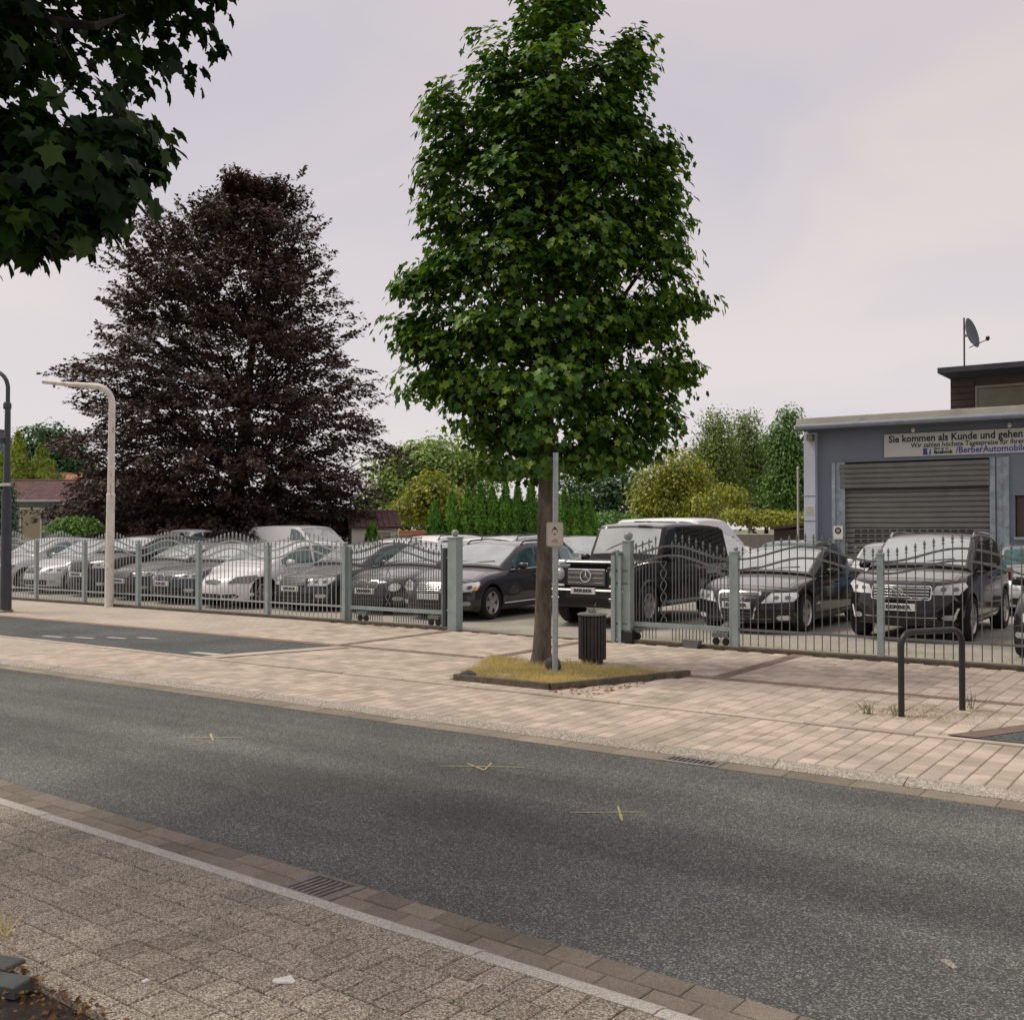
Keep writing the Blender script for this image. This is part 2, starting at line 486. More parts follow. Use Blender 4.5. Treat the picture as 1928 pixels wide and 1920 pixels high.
M['pilaster'] = pm('pilaster', (0.50, 0.53, 0.60), 0.8, var=0.06, scale=2, dirt=(0.35, 0.36, 0.38), dirt_amt=0.4)
M['fascia'] = pm('fascia', (0.44, 0.42, 0.36), 0.8, var=0.12, scale=3, dirt=(0.25, 0.24, 0.2), dirt_amt=0.5)
M['gutter_grey'] = pm('gutter_grey', (0.20, 0.22, 0.26), 0.5, var=0.1)
M['soffit'] = pm('soffit', (0.09, 0.10, 0.12), 0.8, var=0.1)
M['shutter'] = pm('shutter', (0.185, 0.178, 0.16), 0.5, 0.2, var=0.10, scale=3, dirt=(0.13, 0.122, 0.108), dirt_amt=0.5)
M['slot'] = pm('slot', (0.02, 0.022, 0.02), 0.4)
M['frame_galv'] = pm('frame_galv', (0.30, 0.35, 0.38), 0.45, 0.4, var=0.25, scale=6, dirt=(0.55, 0.6, 0.62), dirt_amt=0.5)
M['banner'] = pm('banner', (0.55, 0.545, 0.50), 0.6, var=0.04, scale=3)
M['brown_clad'] = pm('brown_clad', (0.055, 0.036, 0.030), 0.75, var=0.15, scale=6, bmp=0.2)
M['roof_dark'] = pm('roof_dark', (0.045, 0.045, 0.055), 0.7, var=0.15)
M['olive_frame'] = pm('olive_frame', (0.20, 0.19, 0.12), 0.6, var=0.1)
M['olive_pane'] = glassy('olive_pane', (0.17, 0.16, 0.11), 0.15, 1.5, .1)
M['brown_blind'] = pm('brown_blind', (0.07, 0.05, 0.04), 0.6, var=0.1)
M['house_wall'] = pm('house_wall', (0.20, 0.245, 0.235), 0.85, var=0.06, scale=1.5, bmp=0.1)
M['white_wall'] = pm('white_wall', (0.62, 0.60, 0.54), 0.85, var=0.06, scale=2)
M['white_frame'] = pm('white_frame', (0.75, 0.75, 0.74), 0.5, var=0.04)
M['tile_red'] = pm('tile_red', (0.135, 0.066, 0.064), 0.8, var=0.18, scale=4, rnd=0.2)
M['tile_orange'] = pm('tile_orange', (0.42, 0.19, 0.10), 0.8, var=0.15, rnd=0.15)
M['tan_blind'] = pm('tan_blind', (0.36, 0.31, 0.20), 0.7, var=0.08)
M['orange_board'] = pm('orange_board', (0.62, 0.25, 0.12), 0.7, var=0.15, scale=6)
M['pane'] = glassy('pane', (0.05, 0.06, 0.065), 0.05, 1.6)
M['dish'] = pm('dish', (0.10, 0.11, 0.125), 0.5, var=0.1)
# cars
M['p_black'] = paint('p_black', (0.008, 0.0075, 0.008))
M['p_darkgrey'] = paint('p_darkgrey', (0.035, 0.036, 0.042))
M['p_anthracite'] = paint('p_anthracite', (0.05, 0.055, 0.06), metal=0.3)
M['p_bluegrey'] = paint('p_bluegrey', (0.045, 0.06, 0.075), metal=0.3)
M['p_silver'] = paint('p_silver', (0.54, 0.54, 0.54), metal=0.35, sky_sheen=.3)
M['p_white'] = paint('p_white', (0.80, 0.785, 0.775), sky_sheen=.12)
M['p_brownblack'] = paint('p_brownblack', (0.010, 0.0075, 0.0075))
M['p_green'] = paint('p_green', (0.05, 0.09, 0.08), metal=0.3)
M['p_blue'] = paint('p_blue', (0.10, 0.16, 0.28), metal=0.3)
M['car_glass'] = glassy('car_glass', (0.40, 0.43, 0.425), 0.03, 2.1, .10)  # pale base: sky reflection on the windscreens put into the glass colour
M['side_glass'] = glassy('side_glass', (0.06, 0.13, 0.13), 0.02, 1.8)
M['tint_glass'] = glassy('tint_glass', (0.012, 0.016, 0.018), 0.02, 1.7)
M['plastic'] = pm('plastic', (0.016, 0.016, 0.017), 0.6, var=0.2)
M['tyre'] = pm('tyre', (0.018, 0.017, 0.017), 0.85, var=0.3, scale=20)
M['alloy'] = pm('alloy', (0.55, 0.54, 0.53), 0.3, 0.7, var=0.1)
M['chrome'] = pm('chrome', (0.72, 0.72, 0.72), 0.12, 0.95, var=0.05)
M['lamp'] = glassy('lamp', (0.55, 0.55, 0.55), 0.08, 1.7)
M['lamp_dark'] = glassy('lamp_dark', (0.10, 0.10, 0.11), 0.05, 1.7)
M['amber'] = glassy('amber', (0.55, 0.22, 0.08), 0.1, 1.6)
M['red_lamp'] = glassy('red_lamp', (0.35, 0.02, 0.02), 0.1, 1.6)
M['plate'] = pm('plate', (0.70, 0.69, 0.67), 0.5, var=0.03)
M['grille_black'] = pm('grille_black', (0.010, 0.010, 0.011), 0.45)
M['grille_grey'] = pm('grille_grey', (0.16, 0.155, 0.16), 0.4, 0.4)

# ------------------------------------------------------------------ view helpers (used only to decide which pieces show largest)
SN, CS = math.sin(YAW), math.cos(YAW)
def view(x, y, z):
    d = -x * SN + y * CS
    l = x * CS + y * SN
    if d < 0.3: return None
    return 964 + 2000 * l / d, 993 - 2000 * (z - CAMZ) / d, d

def in_poly(p, poly):
    x, y = p; r_ = False; j = len(poly) - 1
    for i in range(len(poly)):
        xi, yi = poly[i]; xj, yj = poly[j]
        if (yi > y) != (yj > y) and x < (xj - xi) * (y - yi) / (yj - yi) + xi: r_ = not r_
        j = i
    return r_

def lay_pieces(parent, name, items, mesh_fn, mat, dims_key, limit=300, rest_name=None, zc=0.0):
    """items: (x, y, z, rot, key); the ones that show largest become objects of their own, the others one stuff part"""
    scored = []
    for it in items:
        v = view(it[0], it[1], it[2])
        s_ = -1e9
        if v:
            s_ = -v[2]
            if not (-60 < v[0] < 1990 and -60 < v[1] < 1985): s_ -= 1000
        scored.append((s_, it))
    scored.sort(key=lambda q: -q[0])
    meshes = {}
    rest = MB()
    for k, (s_, it) in enumerate(scored):
        x, y, z, rot, key = it
        if key not in meshes:
            mb = MB(); mesh_fn(mb, key)
            meshes[key] = (mb, mb.mesh(name, mat))
        if k < limit and s_ > -900:
            o = link(name, meshes[key][1], parent, (x, y, z + random.uniform(-0.0015, 0.0015)), (random.uniform(-.004, .004), random.uniform(-.004, .004), rot + random.uniform(-.008, .008)))
        else:
            mb = meshes[key][0]
            c_, s2 = math.cos(rot), math.sin(rot)
            rest.add([(x + p[0] * c_ - p[1] * s2, y + p[0] * s2 + p[1] * c_, z + p[2]) for p in mb.v], mb.f)
    if rest.v:
        o = rest.build(rest_name or name + 's', mat, parent)
        o['kind'] = 'stuff'

# ------------------------------------------------------------------ ground
def sheet(name, poly, z, mat, parent=None, kind='structure'):
    mb = MB(); mb.quad(*[(p[0], p[1], z) for p in poly])
    o = mb.build(name, mat, parent)
    if kind: o['kind'] = kind
    return o

sheet('ground', [(-900, -300), (600, -300), (600, 900), (-900, 900)], -0.12, M['earth'])
AN = math.atan(-0.051)
ca, sa = math.cos(AN), math.sin(AN)
def NR(u, v, z=0.0): return (u * ca - v * sa, u * sa + v * ca, z)
V_EDGE, V_GUT, V_KB, V_BED, V_SOIL = 3.966, 3.673, 3.543, 2.367, 2.257
U0, U1 = -70.0, 40.0
# road: one lane of asphalt between the two gutters
road = MB()
road.quad(NR(U0, V_EDGE - .02, -0.045), NR(U1, V_EDGE - .02, -0.045), (40, 7.84, -0.045), (-70, 7.84, -0.045))
road.build('road', M['asphalt'])['kind'] = 'structure'
# near gutter: two courses of stones, on a dark bed
ng = MB(); ng.quad(NR(U0, V_GUT, -0.052), NR(U1, V_GUT, -0.052), NR(U1, V_EDGE, -0.052), NR(U0, V_EDGE, -0.052))
near_gutter = ng.build('near_gutter_kerb', M['near_joint']); near_gutter['kind'] = 'structure'
DRAIN_N = (-4.42, -4.04)                                            # u range of the near drain
def gutter_stone(mb, key): mb.bbox((0, 0, -0.02), (key - .0045, 0.139, 0.04), 0.004)
items = []
for r_ in range(2):
    v_ = V_GUT + 0.0735 + r_ * 0.146
    for sg in (-1, 1):
        e = DRAIN_N[0] if sg < 0 else DRAIN_N[1]
        ln = .115 if r_ else .2265
        while abs(e) < 30 and e < 6:
            x, y, z = NR(e + sg * ln / 2, v_, -0.036)
            items.append((x, y, z, AN, ln)); e += sg * ln; ln = .2265
lay_pieces(near_gutter, 'gutter_stone', items, gutter_stone, M['gutter'], None, 150)
# near kerb stones, rounded front, one metre each
def kerb_profile(mb, ln, d, hgt):
    pr = [(0, -hgt), (d, -hgt - .03), (d, -hgt + 0.004), (d * .86, -hgt * .45), (d * .62, -hgt * .12), (d * .42, 0), (0, 0)]
    V = [(-ln / 2, a, b) for a, b in pr] + [(ln / 2, a, b) for a, b in pr]
    n = len(pr)
    F = [tuple(range(n)), tuple(reversed(range(n, 2 * n)))] + [(i, (i + 1) % n, n + (i + 1) % n, n + i)[::-1] for i in range(n)]
    mb.add(V, F)
nk = MB(); nk.quad(NR(U0, V_KB, -0.03), NR(U1, V_KB, -0.03), NR(U1, V_GUT, -0.05), NR(U0, V_GUT, -0.05))
near_kerb = nk.build('near_kerb', M['near_joint']); near_kerb['kind'] = 'structure'
items = []
u = -30.58
while u < 8:
    x, y, z = NR(u, V_KB, 0.0); items.append((x, y, z, AN, 0)); u += 0.905
lay_pieces(near_kerb, 'kerb_stone', items, lambda mb, k: kerb_profile(mb, 0.899, V_GUT - V_KB, 0.034), M['near_kerb'], None, 60)
# near pavement
npv = MB()
npv.quad(NR(U0, V_BED - .1, -0.011), NR(U1, V_BED - .1, -0.011), NR(U1, V_KB, -0.011), NR(U0, V_KB, -0.011))
near_pave = npv.build('near_pavement', M['near_joint']); near_pave['kind'] = 'structure'
items = []
rows = 6
rd = (V_KB - V_BED) / rows
def near_paver(mb, key): mb.bbox((0, 0, -0.02), (0.1555, rd - 0.0065, 0.04), 0.005)
for r_ in range(rows):
    u = -26 + (0.081 if r_ % 2 else 0)
    while u < 5:
        x, y, z = NR(u, V_BED + rd * (r_ + .5), 0.0); items.append((x, y, z, AN, 0)); u += 0.162
lay_pieces(near_pave, 'paver', items, near_paver, M['near_paver'], None, 300)
items = []
u = -26.0
while u < 5:
    x, y, z = NR(u, (V_BED + V_SOIL) / 2 - .004, 0.004); items.append((x, y, z, AN, 0)); u += 0.5
lay_pieces(near_pave, 'edging_stone', items, lambda mb, k: mb.bbox((0, 0, -0.04), (0.495, V_BED - V_SOIL - .006, 0.08), 0.006), M['near_paver'], None, 20)
# dark planting strip on the near side
soil = MB()
nu, nv = 120, 14
V = []
for i in range(nu + 1):
    for j in range(nv + 1):
        u = -26 + 31 * i / nu; v = V_SOIL - 4.0 * (j / nv) ** 1.5
        h_ = -0.03 + 0.035 * math.sin(u * 7.3 + v * 5) * math.sin(v * 9.1 + u * 3.7) * min(1, j / 2)
        V.append(NR(u, v, h_))
F = [(i * (nv + 1) + j, i * (nv + 1) + j + 1, (i + 1) * (nv + 1) + j + 1, (i + 1) * (nv + 1) + j) for i in range(nu) for j in range(nv)]
soil.add(V, F)
soil.build('planting_strip', M['soil'])['kind'] = 'structure'

# far gutter, rolled kerb
fg = MB(); fg.quad((-70, 7.80, -0.05), (40, 7.80, -0.05), (40, 8.03, -0.05), (-70, 8.03, -0.05))
far_gutter = fg.build('far_gutter_kerb', M['near_joint']); far_gutter['kind'] = 'structure'
DRAIN_F = (-3.98, -3.48)
items = []
x = -40.2
while x < 8:
    if not (DRAIN_F[0] - .3 < x < DRAIN_F[1] + .3): items.append((x, 7.915, -0.037, 0, 0))
    elif x < -3.9: items.append(((x - .25 + DRAIN_F[0]) / 2, 7.915, -0.037, 0, 1)); d0 = x - .25
    else: d1 = x + .25
    x += 0.5
items.append(((d1 + DRAIN_F[1]) / 2, 7.915, -0.037, 0, 2))
print('drain gaps', d0, d1)
def fgs(mb, key): mb.bbox((0, 0, -0.02), (0.4965 if key == 0 else (DRAIN_F[0] - d0 - .004) if key == 1 else (d1 - DRAIN_F[1] - .004), 0.222, 0.04), 0.004)
lay_pieces(far_gutter, 'gutter_stone', items, fgs, M['gutter'], None, 60)
fk = MB(); fk.quad((-70, 8.02, -0.045), (40, 8.02, -0.045), (40, 8.22, -0.03), (-70, 8.22, -0.03))
far_kerb = fk.build('far_kerb', M['near_joint']); far_kerb['kind'] = 'structure'
def fks(mb, key):
    pr = [(-0.085, -0.10), (0.085, -0.10), (0.085, 0.0), (0.03, -0.002), (-0.06, -0.022), (-0.083, -0.035)]
    V = [(-0.494, a, b) for a, b in pr] + [(0.494, a, b) for a, b in pr]
    n = len(pr)
    mb.add(V, [tuple(range(n))[::-1], tuple(range(n, 2 * n))] + [(i, (i + 1) % n, n + (i + 1) % n, n + i) for i in range(n)])
items = []
x = -40.46
while x < 8: items.append((x, 8.115, 0.0, 0, 0)); x += 0.996
lay_pieces(far_kerb, 'kerb_stone', items, fks, M['far_kerb'], None, 40)

# far pavement: lower strip
BAY1 = [(-60, 9.95), (-12.30, 9.95), (-11.62, 12.2), (-60, 12.2)]
BAY2 = [(-2.25, 9.98), (30, 9.98), (30, 12.0), (-1.2, 12.0)]
BED = [(-7.98, 10.22), (-6.6, 10.22), (-5.79, 12.16), (-8.9, 12.22)]
def brick_sheet(name, c, mortar, w, h, var=0.1):
    m, nt, b = nodes(name)
    v = pos(nt)
    bt = N(nt, 'ShaderNodeTexBrick')
    bt.inputs['Scale'].default_value = 1.0
    bt.inputs['Brick Width'].default_value = w; bt.inputs['Row Height'].default_value = h
    bt.inputs['Mortar Size'].default_value = 0.006
    bt.inputs['Color1'].default_value = (*mul(c, 0.93), 1); bt.inputs['Color2'].default_value = (*mul(c, 1.07), 1); bt.inputs['Mortar'].default_value = (*mortar, 1)
    nt.links.new(v, bt.inputs['Vector'])
    f = ramp(nt, noise(nt, v, 0.8, 5, .6), [(0.35, (1 - var,) * 3), (0.65, (1 + var,) * 3)])
    nt.links.new(mixc(nt, bt.outputs['Color'], f, 1, 'MULTIPLY'), b.inputs['Base Color'])
    b.inputs['Roughness'].default_value = 0.9
    return m
M['pave_sheet'] = brick_sheet('pave_sheet', (0.46, 0.395, 0.32), (0.30, 0.25, 0.20), 0.2, 0.1)
XS = -15.0
sheet('far_pavement_far', [(-70, 8.20), (XS, 8.20), (XS, 9.82), (-70, 9.82)], 0.0, M['pave_sheet'])
fp = MB(); fp.quad((XS, 8.20, -0.010), (40, 8.20, -0.010), (40, 9.82, -0.010), (XS, 9.82, -0.010))
far_pave = fp.build('far_pavement', M['paver_joint']); far_pave['kind'] = 'structure'
def fpav(mb, key): mb.bbox((0, 0, -0.02), (key[0] - 0.006, key[1] - 0.007, 0.04), 0.006)
items = []
rowd = 1.61 / 9
x, c_ = XS + 0.077, 0
while x < 5.0:
    y = 8.207
    first = rowd * (.5 if c_ % 2 else 1)
    while y < 9.815:
        ln = min(first, 9.817 - y)
        if ln > .03: items.append((x, y + ln / 2, 0.0, 0, (0.154, round(ln, 3))))
        y += ln; first = rowd
    x += 0.154; c_ += 1
lay_pieces(far_pave, 'paver', items, fpav, M['far_paver'], None, 300)
# raised edging line between the lower strip and the upper footpath
el_ = MB()
x = -40.0
items = []
while x < 8: items.append((x, 9.88, 0.012, 0, 0)); x += 1.0
edging = sheet('edging_kerb', [(-70, 9.82), (40, 9.82), (40, 9.94), (-70, 9.94)], -0.012, M['near_joint'])
lay_pieces(edging, 'edging_stone', items, lambda mb, k: mb.bbox((0, 0, -0.04), (0.992, 0.08, 0.08), 0.008), M['far_paver'], None, 40)
# upper footpath
FP0, FP1 = 9.94, 15.05
sheet('footpath_far', [(-70, FP0), (XS, FP0), (XS, FP1), (-70, FP1)], 0.0, M['pave_sheet'])
fp = MB(); fp.quad((XS, FP0, -0.010), (40, FP0, -0.010), (40, FP1, -0.010), (XS, FP1, -0.010))
footpath = fp.build('footpath', M['paver_joint']); footpath['kind'] = 'structure'
items = []
BANDS = [(-11.9, -11.7), (-9.0, -8.8), (-5.53, -5.33)]
nrow = 28
rowd = (FP1 - FP0) / nrow
for c_ in range(int((5.0 - XS) / .192)):
    x = XS + 0.096 + .192 * c_
    for r_ in range(nrow):
        y = FP0 + rowd * (r_ + .5) - (rowd * .5 if c_ % 2 else 0)
        ln = rowd
        if y < FP0 + .05: y, ln = FP0 + rowd * .25, rowd * .5
        p = (x, y)
        skip = in_poly(p, BAY1) or in_poly(p, BAY2) or in_poly(p, BED)
        if not skip: items.append((x, y, 0.0, 0, (0.192, round(ln, 3))))
lay_pieces(footpath, 'paver', items, fpav, M['far_paver'], None, 300)
# brick bands
items = []
x = -40.0
while x < 8:
    if not (-8.95 < x < -5.8):
        for k in range(2): items.append((x, 12.11 + 0.1 * k, 0.005, 0, 0))
    x += 0.205
for a, b in BANDS:
    y = 12.32
    while y < 15.0:
        for k in range(2): items.append((a + 0.05 + 0.1 * k, y, 0.005, math.pi / 2, 0))
        y += 0.205
lay_pieces(footpath, 'brick', items, lambda mb, k: mb.bbox((0, 0, -0.02), (0.199, 0.095, 0.04), 0.004), M['brick_band'], None, 300)
# parking bays
sheet('parking_bay', BAY1, 0.007, M['bay_asphalt'])
sheet('parking_bay', BAY2, 0.007, M['bay_asphalt'])
b2 = MB()
for q in ([(-2.25, 9.98), (-1.2, 12.0), (-1.0, 12.0), (-2.0, 9.98)],): b2.quad(*[(p[0], p[1], 0.012) for p in q])
for q in ([(-60, 12.0), (-11.72, 12.0), (-11.62, 12.2), (-60, 12.2)],): b2.quad(*[(p[0], p[1], 0.012) for p in q])
b2.build('bay_border', M['brick_band'])['kind'] = 'structure'
b3_ = MB(); b3_.quad((-12.36, 9.95, 0.0105), (-12.05, 9.95, 0.0105), (-11.40, 12.02, 0.0105), (-11.72, 12.02, 0.0105))
b3_.build('bay_edge_strip', M['far_paver'])['kind'] = 'structure'
bm_ = MB()
for cx_, cy_, l_ in ((-16.62, 10.27, .5), (-16.0, 10.45, .42), (-15.55, 10.75, .42), (-15.1, 11.02, .42)):
    bm_.quad((cx_ - l_ / 2, cy_ - .05, 0.013), (cx_ + l_ / 2, cy_ + .01, 0.013), (cx_ + l_ / 2, cy_ + .10, 0.013), (cx_ - l_ / 2, cy_ + .05, 0.013))
bm_.quad((-12.9, 10.12, 0.013), (-12.3, 10.12, 0.013), (-12.25, 10.3, 0.013), (-12.8, 10.24, 0.013))
bm_.build('bay_marking', M['white_marking'])['kind'] = 'structure'
# car dealer's yard
sheet('yard', [(-80, 15.25), (60, 15.25), (60, 60), (-80, 60)], -0.004, M['lot'])
kb = MB()
kb.bbox((-46.0, 15.15, -0.0), (68.2, 0.12, 0.11), 0.012)
kb.bbox((24.0, 15.15, -0.0), (64.9, 0.12, 0.11), 0.012)
kb.bbox((-10.2, 15.15, -0.02), (3.4, 0.10, 0.055), 0.01)
kb.build('fence_kerb', M['kerb_dark'])['kind'] = 'structure'

# ------------------------------------------------------------------ drains
def drain(name, label, loc, rz, w, d, n):
    t = thing(name, label, 'drain grate', loc, rz, 'drain grates in the gutters')
    mb = MB(); mb.box((0, 0, -0.07), (w - .02, d - .02, 0.02)); mb.build('sump', M['pit'], t)
    mb = MB()
    b = 0.028
    mb.bbox((0, d / 2 - b / 2, -0.025), (w, b, 0.05), 0.003); mb.bbox((0, -d / 2 + b / 2, -0.025), (w, b, 0.05), 0.003)
    mb.bbox((w / 2 - b * .9, 0, -0.025), (b * 1.8, d - 2 * b, 0.05), 0.003); mb.bbox((-w / 2 + b * .9, 0, -0.025), (b * 1.8, d - 2 * b, 0.05), 0.003)
    mb.build('grate_frame', M['iron'], t)
    bar = MB(); bar.bbox((0, 0, -0.02), (0.019, d - 2 * b, 0.036), 0.004)
    me = bar.mesh('bar', M['iron'])
    inner = w - 3.6 * b
    for k in range(n):
        link('bar', me, t, (-inner / 2 + inner * (k + .5) / n, 0, -0.003))
    return t
x, y, z = NR((DRAIN_N[0] + DRAIN_N[1]) / 2, (V_GUT + V_EDGE) / 2 - .005, -0.03)
drain('drain_grate', 'iron drain grate beside the near pale kerb at the front of the road', (x, y, z), AN, 0.38, 0.285, 7)
drain('drain_grate', 'iron drain grate in the far gutter across the road', (-3.73, 7.91, -0.032), 0, 0.5, 0.21, 9)

# yellow surveyor crosses, paper scraps
def spray(a, b, w):
    d = Vector((b[0] - a[0], b[1] - a[1], 0)); p = Vector((-d.y, d.x, 0)).normalized() * w
    V, F = [], []
    n = 14
    for i in range(n + 1):
        c_ = Vector((a[0], a[1], -0.0405)) + d * (i / n)
        k = random.uniform(0.5, 1.2) * (0.35 if i in (0, n) else 1)
        V += [c_ + p * k, c_ - p * k]
    for i in range(n): F.append((2 * i, 2 * i + 1, 2 * i + 3, 2 * i + 2))
    return V, F
for lab, lines in (('faint yellow sprayed cross in the middle of the road, nearest of the three', [((-3.74, 6.04), (-3.34, 6.33), .008), ((-3.56, 6.36), (-3.36, 6.06), .010)]),
                   ('faint yellow sprayed cross between the other two on the asphalt', [((-5.32, 6.62), (-4.72, 6.98), .008), ((-5.2, 6.82), (-4.93, 6.70), .010), ((-5.04, 6.94), (-4.93, 6.68), .008)]),
                   ('faint yellow sprayed cross on the asphalt farthest to the left', [((-7.95, 6.15), (-7.5, 6.5), .009), ((-7.88, 6.45), (-7.60, 6.25), .010)])):
    mb = MB()
    for a, b, w in lines: mb.add(*spray(a, b, w))
    tag(mb.build('spray_mark', M['yellow_spray']), lab, 'road marking', 'yellow survey crosses on the road')
def scrap(name, c, r1, r2, rz, mat, label, cat, group=None):
    mb = MB(); n = 10
    P = []
    for k in range(n):
        a = 2 * math.pi * k / n; q = 1 + 0.18 * math.sin(3 * a + c[0])
        P.append((r1 * math.cos(a) * q, r2 * math.sin(a) * q))
    top = [(p[0], p[1], 0.006 + 0.004 * math.sin(4 * p[0] / r1)) for p in P]
    bot = [(p[0], p[1], 0.001) for p in P]
    mb.add(top + bot, [tuple(range(n)), tuple(reversed(range(n, 2 * n)))] + [(i, n + i, n + (i + 1) % n, (i + 1) % n)[::-1] for i in range(n)])
    tag(mb.build(name, mat, None, c, (0, 0, rz)), label, cat, group)
scrap('paper_scrap', (-3.26, 3.05, 0.001), .046, .035, .5, M['litter'], 'white oval scrap of paper lying on the near pavers', 'litter')
scrap('paper_scrap', (-3.72, 2.72, 0.001), .016, .012, 1, M['litter'], 'tiny white scrap on the near pavers beside the dark planting strip', 'litter')
scrap('fallen_leaf', (-1.10, 4.89, -0.044), .055, .02, 2.4, M['far_kerb'], 'pale grey leaf lying alone on the asphalt', 'leaf')
sb = thing('slate_kerb_block', 'dark grey stone block lying at the edge of the planting strip', 'stone block', (-4.13, 2.37, -0.015), 0.30)
mb = MB(); mb.bbox((0, 0, 0.025), (0.17, 0.11, 0.05), 0.006); mb.build('block', M['slate_block'], sb)
sb = thing('slate_kerb_block', 'second dark stone block behind, mostly beyond the picture edge', 'stone block', (-4.37, 2.47, -0.02), 0.25)
mb = MB(); mb.bbox((0, 0, 0.02), (0.18, 0.11, 0.04), 0.006); mb.build('block', M['slate_block'], sb)

# ------------------------------------------------------------------ leaves, grass
MAPLE_HALF = [(0.0, 0.0, 0), (-0.10, 0.36, .05), (0.20, 0.31, .05), (0.46, 0.57, .02), (0.56, 0.27, .05), (1.0, 0.0, -.10)]
NEAR_HALF = [(0.0, 0.0, 0), (-.12, .14, .03), (-0.08, 0.40, .02), (.08, .32, .05), (0.20, 0.33, .06), (.34, .50, .05), (0.52, 0.60, -.02), (.52, .44, .05), (0.57, 0.28, .06), (.72, .24, .03), (.78, .12, .01), (1.0, 0.0, -.12)]
NEAR_V = NEAR_HALF + [(x, -y, z) for x, y, z in NEAR_HALF[1:11]]
NEAR_F = [(0, 11, 10, 9, 8, 7, 6, 5, 4, 3, 2, 1), tuple([0] + list(range(12, 22)) + [11])]
MAPLE_V = MAPLE_HALF + [(x, -y, z) for x, y, z in MAPLE_HALF[1:5]]
MAPLE_F = [(0, 5, 4, 3, 2, 1), (0, 6, 7, 8, 9, 5)]
DIAM_V = [(0, 0, 0), (.45, .3, .06), (1, 0, -.05), (.45, -.3, .06)]
DIAM_F = [(0, 2, 1), (0, 3, 2)]
BLADE_V = [(0, -.022, 0), (0, .022, 0), (.6, .017, .05), (1, 0, .22), (.6, -.017, .05)]
BLADE_F = [(0, 4, 2, 1), (4, 3, 2)]

def leaf_frames(nrm, tip):
    nrm = nrm / np.maximum(np.linalg.norm(nrm, axis=1, keepdims=True), 1e-6)
    tip = tip - nrm * np.sum(tip * nrm, axis=1, keepdims=True)
    tip = tip / np.maximum(np.linalg.norm(tip, axis=1, keepdims=True), 1e-6)
    side = np.cross(nrm, tip)
    return tip, side, nrm

def leaf_mesh(name, P, nrm, tip, size, tv, tf, mat):
    tv = np.array(tv, float)
    a, b, c = leaf_frames(nrm, tip)
    n, k = len(P), len(tv)
    V = P[:, None, :] + size[:, None, None] * (tv[None, :, 0:1] * a[:, None, :] + tv[None, :, 1:2] * b[:, None, :] + tv[None, :, 2:3] * c[:, None, :])
    me = bpy.data.meshes.new(name)
    loops = np.array([i for f in tf for i in f], np.int32)
    lens = np.array([len(f) for f in tf], np.int32)
    LI = (loops[None, :] + (np.arange(n, dtype=np.int32) * k)[:, None]).ravel()
    LT = np.tile(lens, n)
    LS = np.concatenate([[0], np.cumsum(LT)[:-1]]).astype(np.int32)
    me.vertices.add(n * k); me.vertices.foreach_set('co', V.reshape(-1).astype(np.float32))
    me.loops.add(len(LI)); me.loops.foreach_set('vertex_index', LI.astype(np.int32))
    me.polygons.add(len(LT)); me.polygons.foreach_set('loop_start', LS); me.polygons.foreach_set('loop_total', LT)
    me.materials.append(mat)
    me.update(calc_edges=True)
    return me

def unit(v): return v / np.maximum(np.linalg.norm(v, axis=-1, keepdims=True), 1e-6)

def rand_dirs(n): return unit(rng.normal(size=(n, 3)))

def grass_patch(name, pts, h, mat, parent=None, kind='stuff', spread=0.5):
    n = len(pts)
    P = np.array(pts, float)
    d = np.stack([rng.normal(0, spread, n), rng.normal(0, spread, n), np.ones(n)], 1)
    side = rand_dirs(n) * [1, 1, .2]
    o = link(name, leaf_mesh(name, P, side, unit(d), h * rng.uniform(.5, 1.2, n), BLADE_V, BLADE_F, mat), parent)
    if kind: o['kind'] = kind
    return o

# tree bed with straw coloured grass and a dark kerb
bed = sheet('tree_bed', BED, 0.022, M['bed_soil'])
items = []
for a, b in ((BED[0], BED[1]), (BED[1], BED[2])):
    a, b = Vector(a), Vector(b); d = b - a; n = max(1, round(d.length / 0.42))
    for k in range(n):
        c_ = a + d * ((k + .5) / n); items.append((c_.x, c_.y, 0.075, math.atan2(d.y, d.x), round(d.length / n, 3)))
lay_pieces(bed, 'kerb_stone', items, lambda mb, k: mb.bbox((0, 0, -0.05), (k - .006, 0.07, 0.10), 0.006), M['kerb_dark'], None, 60)
for a, b in ((BED[3], BED[0]), (BED[2], BED[3])):
    a, b = Vector(a), Vector(b); d = b - a
    mb = MB(); c_ = (a + b) / 2
    mb.bbox((c_.x, c_.y, 0.0), (d.length, 0.13, 0.034), 0.006, math.atan2(d.y, d.x)); mb.build('flush_edging', M['far_kerb'], bed)
pts = []
while len(pts) < 9000:
    p = (random.uniform(-9, -5.8), random.uniform(10.2, 12.3))
    if in_poly(p, BED):
        dx = (p[0] + 7.3)
        if math.sin(p[0] * 5.1 + 2 * p[1]) * math.sin(p[1] * 4.7 - p[0]) > .45 and random.random() < .8: continue
        if random.random() < 0.35 + 0.65 * math.exp(-(dx * dx) * .5): pts.append((p[0], p[1], 0.02))
grass_patch('dry_grass', pts, 0.10, M['straw'], spread=2.2)
